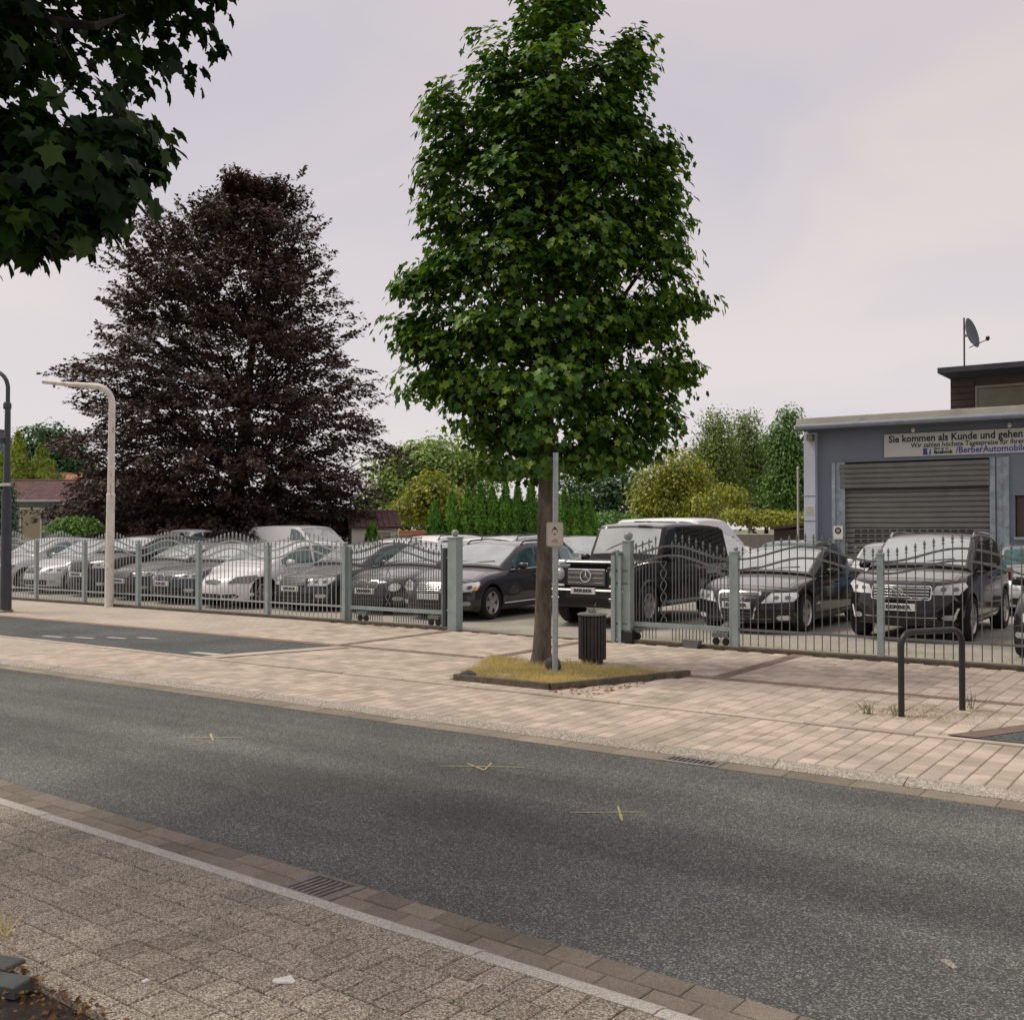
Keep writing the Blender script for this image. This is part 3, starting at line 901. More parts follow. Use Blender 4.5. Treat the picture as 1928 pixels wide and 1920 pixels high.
# grass along the fence foot, weeds around the bicycle stand
pts = [(random.uniform(-14.5, -11.9), 15.05 + random.gauss(0, .05), 0) for _ in range(220)] + [(random.uniform(-9, 0), random.uniform(15.3, 16.6), 0) for _ in range(1500)] + [(random.uniform(-28, -9), random.uniform(15.25, 15.7), 0) for _ in range(900)]
grass_patch('verge_grass', pts, 0.07, M['straw'], spread=1.0)
pts = [(random.gauss(-2.75, .35), random.gauss(11.0, .26), 0) for _ in range(1700)]
grass_patch('moss_patch', pts, 0.04, M['moss'], spread=2.4)
pts = [(random.gauss(-2.2, .12), random.gauss(11.5, .1), 0) for _ in range(200)]
grass_patch('moss_patch', pts, 0.05, M['straw'], spread=1.6)
def weed(x, y, h, n, label):
    pts = [(x + random.gauss(0, .03), y + random.gauss(0, .03), 0) for _ in range(n)]
    o = grass_patch('weed', pts, h, M['weed'], kind=None, spread=.45)
    tag(o, label, 'weed', 'weeds by the bicycle stand')
weed(-3.15, 10.72, .15, 34, 'sparse grassy weed just left of the bicycle stand')
weed(-2.92, 10.82, .13, 22, 'low leafy weed touching the left leg of the bicycle stand')
weed(-2.36, 11.6, .2, 9, 'tall thin weed behind the right leg of the bicycle stand')
pts = [(random.uniform(-6.6, -5.9), random.uniform(10.0, 11.3), 0.004) for _ in range(160)]
pts = [p for p in pts if not in_poly(p[:2], BED)]
dl = np.array(pts); n = len(dl)
o = link('leaf_litter', leaf_mesh('leaf_litter', dl, rand_dirs(n) * [.3, .3, 1] + [0, 0, 1], rand_dirs(n), rng.uniform(.03, .07, n), DIAM_V, DIAM_F, M['dry_leaf'])); o['kind'] = 'stuff'
pts = []
for _ in range(900):
    u = random.uniform(-5.6, -1.5); v = V_SOIL - abs(random.gauss(0, .13)) + .03
    pts.append(NR(u, v, 0.012))
dl = np.array(pts); n = len(dl)
o = link('leaf_litter', leaf_mesh('leaf_litter', dl, rand_dirs(n) * [.4, .4, 1] + [0, 0, .8], rand_dirs(n), rng.uniform(.015, .04, n), DIAM_V, DIAM_F, M['dry_leaf'])); o['kind'] = 'stuff'
grass_patch('grass_tuft', [NR(-4.80 + random.gauss(0, .02), 2.42 + random.gauss(0, .02)) for _ in range(14)], .13, M['straw'], spread=.4)
# stone on the left tip of the bed, dark lump at the trunk
def rock(c, r, label):
    bm = bmesh.new(); bmesh.ops.create_icosphere(bm, subdivisions=2, radius=1)
    for v in bm.verts: v.co = Vector((v.co.x * r[0], v.co.y * r[1], v.co.z * r[2])) * random.uniform(.86, 1.1)
    me = bpy.data.meshes.new('rock'); bm.to_mesh(me); bm.free(); me.materials.append(M['rock']); me.shade_smooth(); me.set_sharp_from_angle(angle=R(30))
    tag(link('rock', me, None, c), label, 'stone')
rock((-7.83, 10.28, .05), (.13, .09, .07), 'dark rounded stone on the left corner of the tree bed')
rock((-7.42, 11.55, .08), (.11, .1, .12), 'black lump beside the foot of the maple trunk')

# ------------------------------------------------------------------ fence
def post_mesh(h_, w, ball, cap=True):
    mb = MB()
    mb.box((0, 0, h_ / 2 + .0), (w, w, h_))
    mb.bbox((0, 0, h_ + .012), (w * 1.12, w * 1.12, .024), .006)
    prof = [(0.001, 0)] + [(ball * math.sin(a), ball - ball * math.cos(a)) for a in np.linspace(.3, math.pi, 8)]
    prof[-1] = (0.001, 2 * ball)
    mb.lathe([(max(r_, .001), z_ + h_ + .02) for r_, z_ in prof], n=12, cap=False)
    return mb

def bar_mesh(h_, z0, r=0.0085, mat='fence_bar'):
    mb = MB()
    mb.tube([(0, 0, z0), (0, 0, h_ - .11)], r, 5)
    # spear head with a small collar
    mb.lathe([(0.001, h_ - .125), (.020, h_ - .112), (.020, h_ - .10), (.008, h_ - .092), (.008, h_ - .082), (.021, h_ - .062), (.014, h_ - .03), (.001, h_)], n=6, cap=False)
    return mb.mesh('bar', M[mat], 40)
BARS = {}
def bar(parent, x, top, z0=0.07, mat='fence_bar'):
    k = (round(top, 2), z0, mat)
    if k not in BARS: BARS[k] = bar_mesh(k[0], z0, .0085 if mat == 'fence_bar' else .0095, mat)
    return link('bar', BARS[k], parent, (x, 0, 0))

def rail_pts(x0, x1, z, amp, n=24, flat=0.0):
    out = []
    for i in range(n + 1):
        t = i / n
        out.append((x0 + (x1 - x0) * t, 0, z + amp * 0.5 * (1 - math.cos(2 * math.pi * t))))
    return out
FY = 15.15
def panel(parent, x0, x1, nb=17, amp=0.20, base=1.37, pmat='fence_bar'):
    a, b = x0 + .045, x1 - .045
    for z, am in ((base, amp), (base - .165, amp)):
        mb = MB()
        p = rail_pts(a, b, z, am)
        for i in range(len(p) - 1):
            q0, q1 = p[i], p[i + 1]
            dx, dz = q1[0] - q0[0], q1[2] - q0[2]
            ln = math.hypot(dx, dz)
            mat = Matrix.Translation(((q0[0] + q1[0]) / 2, 0, (q0[2] + q1[2]) / 2)) @ Matrix.Rotation(-math.atan2(dz, dx), 4, 'Y')
            mb.box((0, 0, 0), (ln * 1.06, .028, .03), mat=mat)
        mb.build('rail', M[pmat], parent)
    mb = MB(); mb.box(((a + b) / 2, 0, .31), (b - a, .028, .034)); mb.build('rail', M[pmat], parent)
    for k in range(nb):
        t = (k + .5) / nb
        x = a + (b - a) * t
        bar(parent, x, base + amp * .5 * (1 - math.cos(2 * math.pi * t)) + .20, mat=pmat)

def fence(label, posts, mat='fence_bar'):
    t = thing('metal_fence', label, 'fence', (posts[0], FY, 0), 0, 'spear topped fences of the car yard')
    me = post_mesh(1.47, .085, .038).mesh('post', M['fence_green'], 40)
    for i, x in enumerate(posts):
        link('post', me, t, (x - posts[0], 0, 0))
    for x0, x1 in zip(posts[:-1], posts[1:]): panel(t, x0 - posts[0], x1 - posts[0], pmat=mat)
    return t
fence('long grey spear topped fence left of the open gate', [-29.55, -27.38, -25.21, -23.15, -21.05, -18.92, -16.73, -14.55], 'fence_light')
fence('grey spear topped fence in front of the two black cars on the right', [-6.43, -4.28, -2.13, 0.02, 2.17])

def gate(label, x0, x1, group, closed_side):
    t = thing('sliding_gate', label, 'gate', (x0, FY + .06, 0), 0, group)
    w = x1 - x0
    mb = MB()
    for x in (0.03, w - .03): mb.box((x, 0, .76), (.06, .05, 1.44))
    mb.box((w / 2, 0, .30), (w - .12, .05, .07))
    mb.build('gate_frame', M['fence_green'], t)
    for z in (1.36, 1.21):
        mb = MB()
        p = rail_pts(0.06, w - .06, z, .2)
        for i in range(len(p) - 1):
            q0, q1 = p[i], p[i + 1]; dx, dz = q1[0] - q0[0], q1[2] - q0[2]
            mat = Matrix.Translation(((q0[0] + q1[0]) / 2, 0, (q0[2] + q1[2]) / 2)) @ Matrix.Rotation(-math.atan2(dz, dx), 4, 'Y')
            mb.box((0, 0, 0), (math.hypot(dx, dz) * 1.06, .03, .03), mat=mat)
        mb.build('rail', M['fence_bar'], t)
    n = int(w / .062)
    for k in range(n):
        tt = (k + .5) / n
        x = .06 + (w - .12) * tt
        top = 1.36 + .1 * (1 - math.cos(2 * math.pi * tt))
        if abs(tt - .42) < .055: continue
        bar(t, x, top + (.2 if k % 2 else .08))
    # twisted scroll panel
    for dx in (-.05, .05):
        mb = MB()
        pts = [(.06 + (w - .12) * .42 + dx * math.cos(a), .012 * math.sin(2 * a), .36 + .95 * a / (5 * math.pi)) for a in np.linspace(0, 5 * math.pi, 50)]
        mb.tube(pts, .008, 5); mb.build('scroll', M['fence_bar'], t)
    # trolley boxes with rollers
    for x in (w * .16, w * .9):
        mb = MB(); mb.prism([(x - .13, -.05), (x + .13, -.05), (x + .13, .05), (x - .13, .05)], .17, .235)
        mb.build('trolley', M['fence_bar'], t)
        for q in (-.08, .08):
            mb = MB(); mb.lathe([(.055, -.02), (.06, 0), (.055, .02)], (x + q, 0, .105), 12, 'y'); mb.build('roller', M['plastic'], t)
    return t
gate('grey sliding gate wing left of the entrance, slid behind the fence', -14.5, -12.1, 'sliding gate wings at the yard entrance', 0)
gate('grey sliding gate wing right of the entrance, with a twisted scroll panel', -8.55, -6.5, 'sliding gate wings at the yard entrance', 1)
o = post_mesh(1.66, .195, .068).build('gate_post', M['fence_green'], None, (-11.82, FY, 0), smooth=40)
tag(o, 'thick grey square post with ball top left of the entrance', 'gate post', 'gate posts at the yard entrance')
t = thing('gate_post', 'grey square post with ball top right of the entrance', 'gate post', (-8.28, FY, 0), 0, 'gate posts at the yard entrance')
post_mesh(1.62, .14, .075).build('post', M['fence_green'], t, smooth=40)
mb = MB(); mb.box((-.22, -.09, .7), (.07, .06, 1.4)); mb.box((-.1, -.09, .7), (.05, .05, 1.4)); mb.build('guide_post', M['fence_green'], t)
mb = MB()
for z in (1.15, .95, .3): mb.box((-.11, -.05, z), (.26, .05, .03))
for x in (-.22, -.1): mb.lathe([(.03, 0), (.036, .03), (.03, .06)], (x, -.09, 1.40), 10)
mb.build('guide_bracket', M['fence_bar'], t)
mb = MB(); mb.bbox((0, -.02, .1), (.24, .16, .2), .02); mb.build('foot_box', M['plastic'], t)
t = thing('gate_post', 'slim dark latch post beside the thick gate post', 'gate post', (-12.05, FY, 0), 0, 'gate posts at the yard entrance')
mb = MB(); mb.box((0, 0, .74), (.07, .07, 1.48)); mb.build('post', M['post_dark'], t)
mb = MB(); mb.box((0.09, 0, 1.30), (.11, .03, .03)); mb.box((0.09, 0, .35), (.11, .03, .03)); mb.build('hinge_arm', M['fence_green'], t)
t = thing('gate_stop', 'small dark trapezoid gate stop on the ground under the right gate', 'gate stop', (-7.1, 15.02, 0), 0)
mb = MB(); mb.add([(-.1, -.06, 0), (.1, -.06, 0), (.1, .06, 0), (-.1, .06, 0), (-.15, -.07, .12), (.15, -.07, .12), (.15, .07, .12), (-.15, .07, .12)], [(0, 3, 2, 1), (4, 5, 6, 7), (0, 1, 5, 4), (1, 2, 6, 5), (2, 3, 7, 6), (3, 0, 4, 7)])
mb.build('stop_body', M['fence_bar'], t)

# ------------------------------------------------------------------ street furniture
t = thing('street_lamp', 'dark blue grey street lamp with curved top at the left edge', 'street lamp', (-22.4, 12.75, 0))
mb = MB(); mb.tube([(0, 0, 0), (0.0, 0, 2.6)], [.12, .10], 14); mb.lathe([(.16, 0), (.16, .03), (.12, .06)], n=14); mb.build('lower_pole', M['post_dark'], t, smooth=40)
mb = MB(); mb.tube([(0, 0, 2.6), (.02, 0, 4.5)], [.075, .06], 12); mb.lathe([(.085, 2.57), (.095, 2.6), (.085, 2.66)], n=12, cap=False)
mb.lathe([(.07, 4.44), (.085, 4.47), (.085, 4.56), (.06, 4.6)], n=12, cap=False); mb.build('upper_pole', M['post_dark'], t, smooth=40)
pts = [(.02, 0, 4.5), (.02, 0, 4.9)] + [(.02 - .5 + .5 * math.cos(a), -.12 * (1 - math.cos(a)), 4.9 + .42 * math.sin(a)) for a in np.linspace(.15, math.pi, 12)]
mb = MB(); mb.tube(pts, .045, 10); mb.build('curved_arm', M['post_dark'], t, smooth=40)
mb = MB(); mb.lathe([(.02, .0), (.08, -.04), (.2, -.12), (.24, -.2), (.2, -.23)], (-.98, -.24, 4.9), 18); mb.build('lamp_head', M['post_dark'], t, smooth=40)
mb = MB(); mb.box((-.02, -.1, 3.75), (.06, .12, .12)); mb.build('cable_box', M['post_dark'], t)
t2 = thing('narrow_signboard', 'thin pale signboard crossing the dark street lamp', 'sign', (-22.4, 12.60, 2.78))
mb = MB(); mb.bbox((-.12, 0, 0), (1.05, .03, .06), .006); mb.build('plank', M['sign_beige'], t2)
mb = MB(); mb.box((0, .06, 0), (.14, .08, .04)); mb.build('clamp', M['galv'], t2)
grass_patch('dry_grass', [(-22.35 + random.gauss(0, .35), 12.75 + random.gauss(0, .2), 0) for _ in range(240)], .09, M['straw'], spread=1.0)

t = thing('lamp_pole', 'rusty white bent pole without a lamp in front of the purple beech', 'lamp pole', (-21.95, 15.0, 0))
mb = MB(); mb.tube([(0, 0, 0), (.02, 0, 1.3), (.045, 0, 2.6)], [.10, .098, .095], 14); mb.build('lower_pole', M['white_pole'], t, smooth=40)
mb = MB(); mb.tube([(.045, 0, 2.6), (.07, 0, 4.6)], [.08, .075], 12); mb.lathe([(.1, -.03), (.1, .03), (.08, .06)], (.045, 0, 2.6), 12, cap=False); mb.build('upper_pole', M['white_pole'], t, smooth=40)
pts = [(.07, 0, 4.55)] + [(.07 - .36 + .36 * math.cos(a), -.2 * (1 - math.cos(a)), 4.74 + .42 * math.sin(a)) for a in np.linspace(.0, 1.5, 9)] + [(-.9, -.48, 5.22), (-1.5, -.78, 5.30)]
mb = MB(); mb.tube(pts, [.075] * 10 + [.055, .05], 10); mb.build('bent_arm', M['white_pole'], t, smooth=40)
mb = MB(); mb.box((-1.25, -.65, 5.22), (.04, .04, .14)); mb.box((-1.05, -.55, 5.3), (.08, .06, .05)); mb.box((-.7, -.36, 5.26), (.06, .05, .05)); mb.build('broken_bracket', M['iron'], t)

t = thing('sign_post', 'grey metal post with a small beige footpath sign beside the maple trunk', 'sign post', (-7.12, 11.14, 0))
mb = MB(); mb.tube([(0, 0, 0), (0.012, 0, 2.78)], .036, 12); mb.build('post', M['galv'], t, smooth=40)
sg = MB()
def rrect(w, h_, r, n=5):
    P = []
    for cx_, cz_, a0 in ((w / 2 - r, h_ / 2 - r, 0), (-w / 2 + r, h_ / 2 - r, 90), (-w / 2 + r, -h_ / 2 + r, 180), (w / 2 - r, -h_ / 2 + r, 270)):
        for k in range(n + 1):
            a = R(a0 + 90 * k / n); P.append((cx_ + r * math.cos(a), cz_ + r * math.sin(a)))
    return P
def slab(mb, P, y0, y1, mi=None):
    """outline in x,z pulled from y0 (front, toward -Y) to y1"""
    n = len(P)
    mb.add([(p[0], y0, p[1]) for p in P] + [(p[0], y1, p[1]) for p in P], [tuple(range(n)), tuple(reversed(range(n, 2 * n)))] + [(i, n + i, n + (i + 1) % n, (i + 1) % n) for i in range(n)], mi)
pl = empty('sign_plate', (0.03, -.05, 1.765), R(30)); pl.parent = t
mb = MB(); slab(mb, rrect(.21, .305, .03), 0, .012); mb.build('border', M['sign_frame'], pl)
mb = MB(); slab(mb, rrect(.175, .27, .018), -.003, .002); mb.build('face', M['sign_beige'], pl)
mb = MB()
slab(mb, [(0, .10), (-.03, .06), (-.014, .062), (-.014, .06), (.014, .06), (.014, .062), (.03, .06)], -.006, -.002)
slab(mb, [(-.03, .06), (-.022, .06), (-.035, .02), (-.04, .022)], -.006, -.002)
slab(mb, [(.03, .06), (.04, .022), (.035, .02), (.022, .06)], -.006, -.002)
slab(mb, rrect(.03, .012, .005), -.0062, -.002)
mb.build('pictogram', M['ink'], pl)
mb = MB()
for cx_ in (-.022, .022):
    for k in range(10):
        a0, a1 = 2 * math.pi * k / 10, 2 * math.pi * (k + 1) / 10
        slab(mb, [(cx_ + r_ * math.cos(a), -.085 + r_ * math.sin(a)) for r_, a in ((.014, a0), (.018, a0), (.018, a1), (.014, a1))], -.006, -.002)
for a, b in (((-.022, -.085), (-.008, -.06)), ((-.008, -.06), (.014, -.062)), ((.014, -.062), (.022, -.085)), ((-.022, -.085), (.004, -.086)), ((.004, -.086), (.014, -.062)), ((.014, -.062), (.008, -.05))):
    d = Vector((b[0] - a[0], b[1] - a[1])); p = Vector((-d.y, d.x)).normalized() * .002
    slab(mb, [(a[0] + p.x, a[1] + p.y), (a[0] - p.x, a[1] - p.y), (b[0] - p.x, b[1] - p.y), (b[0] + p.x, b[1] + p.y)], -.0064, -.002)
mb.build('bicycle_mark', M['ink_red'], pl)
mb = MB(); mb.box((0, .04, .07), (.1, .03, .025)); mb.box((0, .04, -.07), (.1, .03, .025)); mb.build('clamp', M['galv'], pl)

t = thing('litter_bin', 'round dark ribbed litter bin with flat lid behind the sign post', 'litter bin', (-7.40, 12.52, 0))
mb = MB(); mb.lathe([(.15, 0), (.15, .08)], n=20); mb.build('foot', M['bin'], t, smooth=40)
mb = MB(); mb.lathe([(.168, .07), (.172, .1), (.172, .62), (.165, .64)], n=28); mb.build('drum', M['bin'], t, smooth=40)
rib = MB(); rib.bbox((0, 0, .29), (.026, .034, .58), .004); me = rib.mesh('rib', M['bin'])
for k in range(24):
    a = 2 * math.pi * k / 24
    link('rib', me, t, (.176 * math.cos(a), .176 * math.sin(a), .065), (0, 0, a))
mb = MB(); mb.lathe([(.19, .655), (.205, .66), (.205, .675), (.19, .685), (.05, .695)], n=28); mb.build('lid', M['bin_lid'], t, smooth=40)
mb = MB(); mb.tube([(.0, 0, .69), (.03, -.01, .75), (.06, 0, .83)], .006, 5); mb.tube([(.0, 0, .69), (-.05, 0, .73), (-.07, .02, .72)], .006, 5); mb.tube([(.06, 0, .83), (.02, .02, .74), (-.02, .05, .7)], .005, 5); mb.bbox((0, 0, .705), (.09, .06, .02), .004)
mb.build('bent_handle', M['iron'], t)

t = thing('bicycle_stand', 'black tube bicycle stand shaped like an upside down U', 'bicycle stand', (-2.64, 11.1, 0))
A = Vector((-.205, -.35, 0)); B = Vector((.205, .37, 0)); d = (B - A).normalized(); ln = (B - A).length
pts = [A, A + Vector((0, 0, .35)), A + Vector((0, 0, .68))]
rr = .14
for a in np.linspace(0, math.pi / 2, 7)[1:]: pts.append(A + d * (rr * (1 - math.cos(a))) + Vector((0, 0, .68 + rr * math.sin(a))))
for a in np.linspace(math.pi / 2, 0, 7): pts.append(B - d * (rr * (1 - math.cos(a))) + Vector((0, 0, .68 + rr * math.sin(a))))
pts += [B + Vector((0, 0, .35)), B]
mb = MB(); mb.tube(pts, .031, 12); mb.build('tube', M['black_tube'], t, smooth=50)
t = thing('brass_bird', 'tiny dark bird flying high in the pale sky', 'bird', (-4.5, 44, 17.0))
t.name = 'flying_bird'
mb = MB(); mb.lathe([(.001, -.16), (.04, -.08), (.05, .02), (.03, .12), (.001, .2)], (0, 0, 0), 8, 'x', cap=False); mb.build('body', M['ink'], t, smooth=60)
for s_ in (-1, 1):
    mb = MB(); mb.add([(.06, 0, 0), (-.08, 0, 0), (-.06, s_ * .22, .07), (.05, s_ * .2, .08), (-.06, s_ * .42, .02), (.06, 0, .015), (-.08, 0, .015), (-.06, s_ * .22, .082), (.05, s_ * .2, .092)], [(0, 1, 2, 3), (3, 2, 4), (5, 8, 7, 6), (8, 4, 7)]); mb.build('wing', M['ink'], t)

# ------------------------------------------------------------------ garage building on the right
GY = 27.0
t = thing('garage_building', 'blue grey workshop with a roller shutter and flat roof on the right', 'building', (-9.2, GY, 0))
def gx(x): return x + 9.2
mb = MB()
# front wall with openings left free, built as butting blocks
mb.box((gx(-8.90), .15, 2.183), (.62, .3, 4.366))                          # left of the shutter
mb.box((gx(-6.84), .15, 3.933), (3.50, .3, .866))                        # above the shutter
mb.box((gx(-4.82), .15, 2.183), (.54, .3, 4.366))
mb.box((gx(0.73), .15, .8), (10.56, .3, 1.6)); mb.box((gx(0.73), .15, 3.483), (10.56, .3, 1.766))
mb.box((gx(3.2), .15, 2.1), (5.6, .3, 1.0))
mb.box((gx(-9.06), 1.15, 2.183), (.3, 1.7, 4.366)); mb.box((gx(-1.5), 1.85, 2.183), (14.8, .3, 4.366)); mb.box((gx(6.0), 1.15, 2.183), (.2, 1.7, 4.366))
mb.build('wall', M['wall_blue'], t)
mb = MB(); mb.box((gx(-6.87), 1.6, 1.7), (3.3, .1, 3.4)); mb.build('inner_wall', M['slot'], t)
mb = MB(); mb.bbox((gx(-9.36), .02, 2.15), (.297, .42, 4.30), .01); mb.build('pilaster', M['pilaster'], t)
for z in (2.66, 2.02):
    mb = MB(); mb.box((gx(-9.35), -.195, z), (.296, .008, .018)); mb.build('stripe', M['iron'], t)
mb = MB(); slab(mb, [(gx(-9.35) + p[0], 2.3 + p[1]) for p in rrect(.27, .22, .01)], -.2, -.192)
wp = mb.build('wall_notice', M['banner'], t)
mb = MB()
for k in range(3): slab(mb, [(gx(-9.35) + a, 2.36 - k * .06 + b) for a, b in ((-.1, -.012), (.1, -.012), (.1, .012), (-.1, .012))], -.203, -.1995)
mb.build('notice_print', M['far_kerb'], wp)
# roof with fascia
mb = MB(); mb.box((gx(-1.54), .75, 4.42), (15.78, 2.7, .10)); mb.build('roof', M['roof_dark'], t)
mb = MB(); mb.bbox((gx(-1.52), -.60, 4.55), (16.04, .10, .15), .01); mb.box((gx(-9.49), .78, 4.55), (.1, 2.6, .15)); mb.build('fascia', M['fascia'], t)
mb = MB(); mb.tube([(gx(-9.54), -.66, 4.40), (gx(6.4), -.66, 4.40)], .075, 10); mb.build('rain_gutter', M['gutter_grey'], t, smooth=50)
mb = MB(); mb.box((gx(-1.54), -.26, 4.335), (15.78, .66, .05)); mb.build('soffit', M['soffit'], t)
mb = MB(); mb.box((gx(-9.3), -.25, 4.15), (.16, .22, .16)); mb.lathe([(.05, 0), (.06, .1)], (gx(-9.25), -.38, 4.05), 10); mb.build('floodlight', M['iron'], t)
mb = MB(); mb.lathe([(.03, 0), (.05, .06), (.02, .12)], (gx(-6.75), -.3, 4.16), 10); mb.lathe([(.03, 0), (.05, .06), (.02, .12)], (gx(-4.6), -.3, 4.16), 10); mb.build('soffit_spot', M['banner'], t, smooth=40)
# galvanised shutter frames
mb = MB()
for x in (-8.78, -8.54): mb.box((gx(x), -.02, 1.75), (.09, .09, 3.5))
mb.box((gx(-8.66), -.01, 1.75), (.15, .03, 3.5)); mb.build('shutter_rail', M['frame_galv'], t)
mb = MB()
for x in (-5.02, -4.72): mb.box((gx(x), -.02, 1.75), (.12, .10, 3.5))
mb.box((gx(-4.86), -.01, 1.75), (.15, .03, 3.5)); mb.build('shutter_rail', M['frame_galv'], t)
mb = MB()
for z in (.9, 1.9, 2.2, 3.35):
    for x in (-8.66, -5.0, -4.72): mb.box((gx(x), -.075, z), (.07, .02, .05))
mb.build('rail_bolt', M['galv'], t)
mb = MB(); slab(mb, [(gx(-8.66) + p[0], 1.72 + p[1]) for p in rrect(.24, .34, .01)], -.09, -.08)
ns = mb.build('notice_sign', M['litter'], t)
mb = MB(); slab(mb, [(gx(-8.66) + .085 * math.cos(a), 1.77 + .085 * math.sin(a)) for a in np.linspace(0, 2 * math.pi, 17)[:-1]], -.094, -.088); mb.build('round_mark', M['ink'], ns)
mb = MB(); slab(mb, [(gx(-8.66) + .05 * math.cos(a), 1.77 + .05 * math.sin(a)) for a in np.linspace(0, 2 * math.pi, 13)[:-1]], -.098, -.092); mb.build('round_mark', M['far_kerb'], ns)
# roller shutter: each slat its own piece
sh = empty('roller_shutter', (gx(-6.84), .06, 0)); sh.parent = t
def slat_mesh(w, h_, d):
    mb = MB()
    P = [(-d, 0), (-d * 1.6, h_ * .2), (-d * 1.6, h_ * .75), (-d * .6, h_ * .96), (0, h_ * .96), (0, 0)]
    n = len(P)
    mb.add([(-w / 2, p[0], p[1]) for p in P] + [(w / 2, p[0], p[1]) for p in P], [tuple(range(n)), tuple(reversed(range(n, 2 * n)))] + [(i, n + i, n + (i + 1) % n, (i + 1) % n) for i in range(n)])
    return mb.mesh('slat', M['shutter'])
m1, m2 = slat_mesh(3.50, .125, .03), slat_mesh(3.54, .125, .03)
z = .05
while z < 2.78:
    link('slat', m1, sh, (0, 0, z)); z += .128
z = 2.84
while z < 3.42:
    link('slat', m2, sh, (0, -.10, z)); z += .125
mb = MB(); mb.box((0, -.02, 2.80), (3.44, .10, .05)); mb.build('roll_gap', M['slot'], sh)
slot = MB(); slab(slot, rrect(.135, .055, .01, 2), -.053, -.045); me = slot.mesh('vent_slot', M['slot'])
for r_ in range(3):
    for k in range(16):
        link('vent_slot', me, sh, (-1.36 + .178 * k, 0, .05 + .128 * (11 + r_) + .06))
# banner
bn = tag(empty('wall_banner', (-4.4, GY - .02, 3.875)), 'long pale advertising banner with black and blue lettering above the shutter', 'banner')
mb = MB(); slab(mb, [(-3.11, -.285), (3.3, -.285), (3.3, .285), (-3.11, .285)], -.03, -.01); mb.build('sheet', M['banner'], bn)
def line(txt, size, x0, z, width, mat, bold=.012):
    me = text_mesh(txt, size, mat, .0015, None, bold)
    n = len(me.vertices); co = np.zeros(n * 3); me.vertices.foreach_get('co', co); co = co.reshape(-1, 3)
    w = co[:, 0].max() - co[:, 0].min()
    co[:, 0] = (co[:, 0] - co[:, 0].min()) * (width / w) + x0
    me.vertices.foreach_set('co', co.ravel()); me.update()
    return link('lettering', me, bn, (0, -.0325, z), (R(90), 0, 0))
line('Sie kommen als Kunde und gehen als Freund', .245, -3.0, .15, 4.03, M['ink'], .006)
line('Wir zahlen höchste Tagespreise für ihren Gebrauchten', .165, -2.47, -.02, 3.4, M['ink'], .003)
line('/BerberAutomobile', .21, -1.43, -.175, 1.55, M['ink_blue'], .004)
line('facebook', .13, -1.93, -.20, .44, M['ink'], .006)
line('Find us on', .07, -1.93, -.115, .34, M['ink'], .002)
mb = MB(); slab(mb, [(-2.18, -.26), (-2.0, -.26), (-2.0, -.10), (-2.18, -.10)], -.034, -.0325); mb.build('logo_square', M['ink_blue'], bn)
o = line('f', .2, -2.09, -.175, .08, M['banner']); o.location.y = -.036; o.name = 'logo_letter'
# window on the right with brown blind
w_ = empty('window', (gx(-2.08), 0, 0)); w_.parent = t
mb = MB(); mb.box((0, .12, 2.1), (4.90, .02, .98)); mb.build('blind', M['brown_blind'], w_)
mb = MB(); mb.box((0, -.03, 1.6), (4.96, .16, .06)); mb.build('window_sill', M['frame_galv'], w_)
# upper storey
U = thing('brown_house', 'dark brown clad house with a flat dark roof rising behind the workshop', 'building', (-6.78, 29.2, -0.22), 0)
mb = MB(); mb.box((5.3, 3.0, 3.01), (10, 5.6, 6.02)); mb.build('wall', M['brown_clad'], U)
for zz in np.arange(4.63, 5.98, .17):
    mb = MB(); mb.box((.60, .185, zz), (.58, .03, .15)); mb.build('cladding_board', M['brown_clad'], U)
mb = MB(); mb.prism([(.08, -.25), (10.8, -.25), (10.8, 6.4), (.08, 6.4)], 6.08, 6.22); mb.build('roof', M['roof_dark'], U)
mb = MB(); mb.add([(.12, -.2, 6.08), (.3, .19, 5.96), (10.3, .19, 5.96), (10.7, -.2, 6.08), (.3, .19, 6.08), (10.3, .19, 6.08)], [(0, 3, 2, 1), (0, 1, 4), (2, 3, 5), (1, 2, 5, 4)]); mb.build('eave', M['soffit'], U)
for x in (.92, 2.48, 4.06):
    wn_ = empty('window', (x, .14, 4.60)); wn_.parent = U
    mb = MB()
    for q in ((.78, 1.09, 1.56, .06), (.78, .03, 1.56, .06)): mb.box((q[0], 0, q[1]), (q[2], .08, q[3]))
    for q in (.03, 1.50): mb.box((q, 0, .56), (.06, .08, 1.0))
    mb.build('window_frame', M['olive_frame'], wn_)
    mb = MB(); mb.box((.765, .01, .56), (1.41, .02, 1.0)); mb.build('pane', M['olive_pane'], wn_)
D = thing('satellite_dish', 'grey satellite dish on a thin mast on the roof of the brown house', 'satellite dish', (-6.05, 29.0, 5.99), 0)
mb = MB(); mb.tube([(0, 0, 0), (0, 0, 1.25)], .022, 8); mb.build('mast', M['post_dark'], D)
mb = MB()
mb.lathe([(.001, 0), (.12, .012), (.24, .05), (.33, .095), (.335, .09), (.24, .035), (.001, -.02)], n=24, cap=False)
dm = mb.mesh('dish', M['dish'], 40)
dd = link('dish', dm, D, (.12, -.08, .80), (0, R(75), R(-12)))
dd.scale = (1.2, .98, 1.2)
mb = MB(); mb.tube([(.14, -.08, .46), (.58, -.20, .60)], .014, 6); mb.build('feed_arm', M['iron'], D)
mb = MB(); mb.lathe([(.02, -.05), (.055, .0), (.04, .06)], (.60, -.20, .62), 10); mb.build('feed_horn', M['ink'], D)
mb = MB(); mb.box((.05, -.03, .78), (.12, .05, .06)); mb.build('clamp', M['iron'], D)
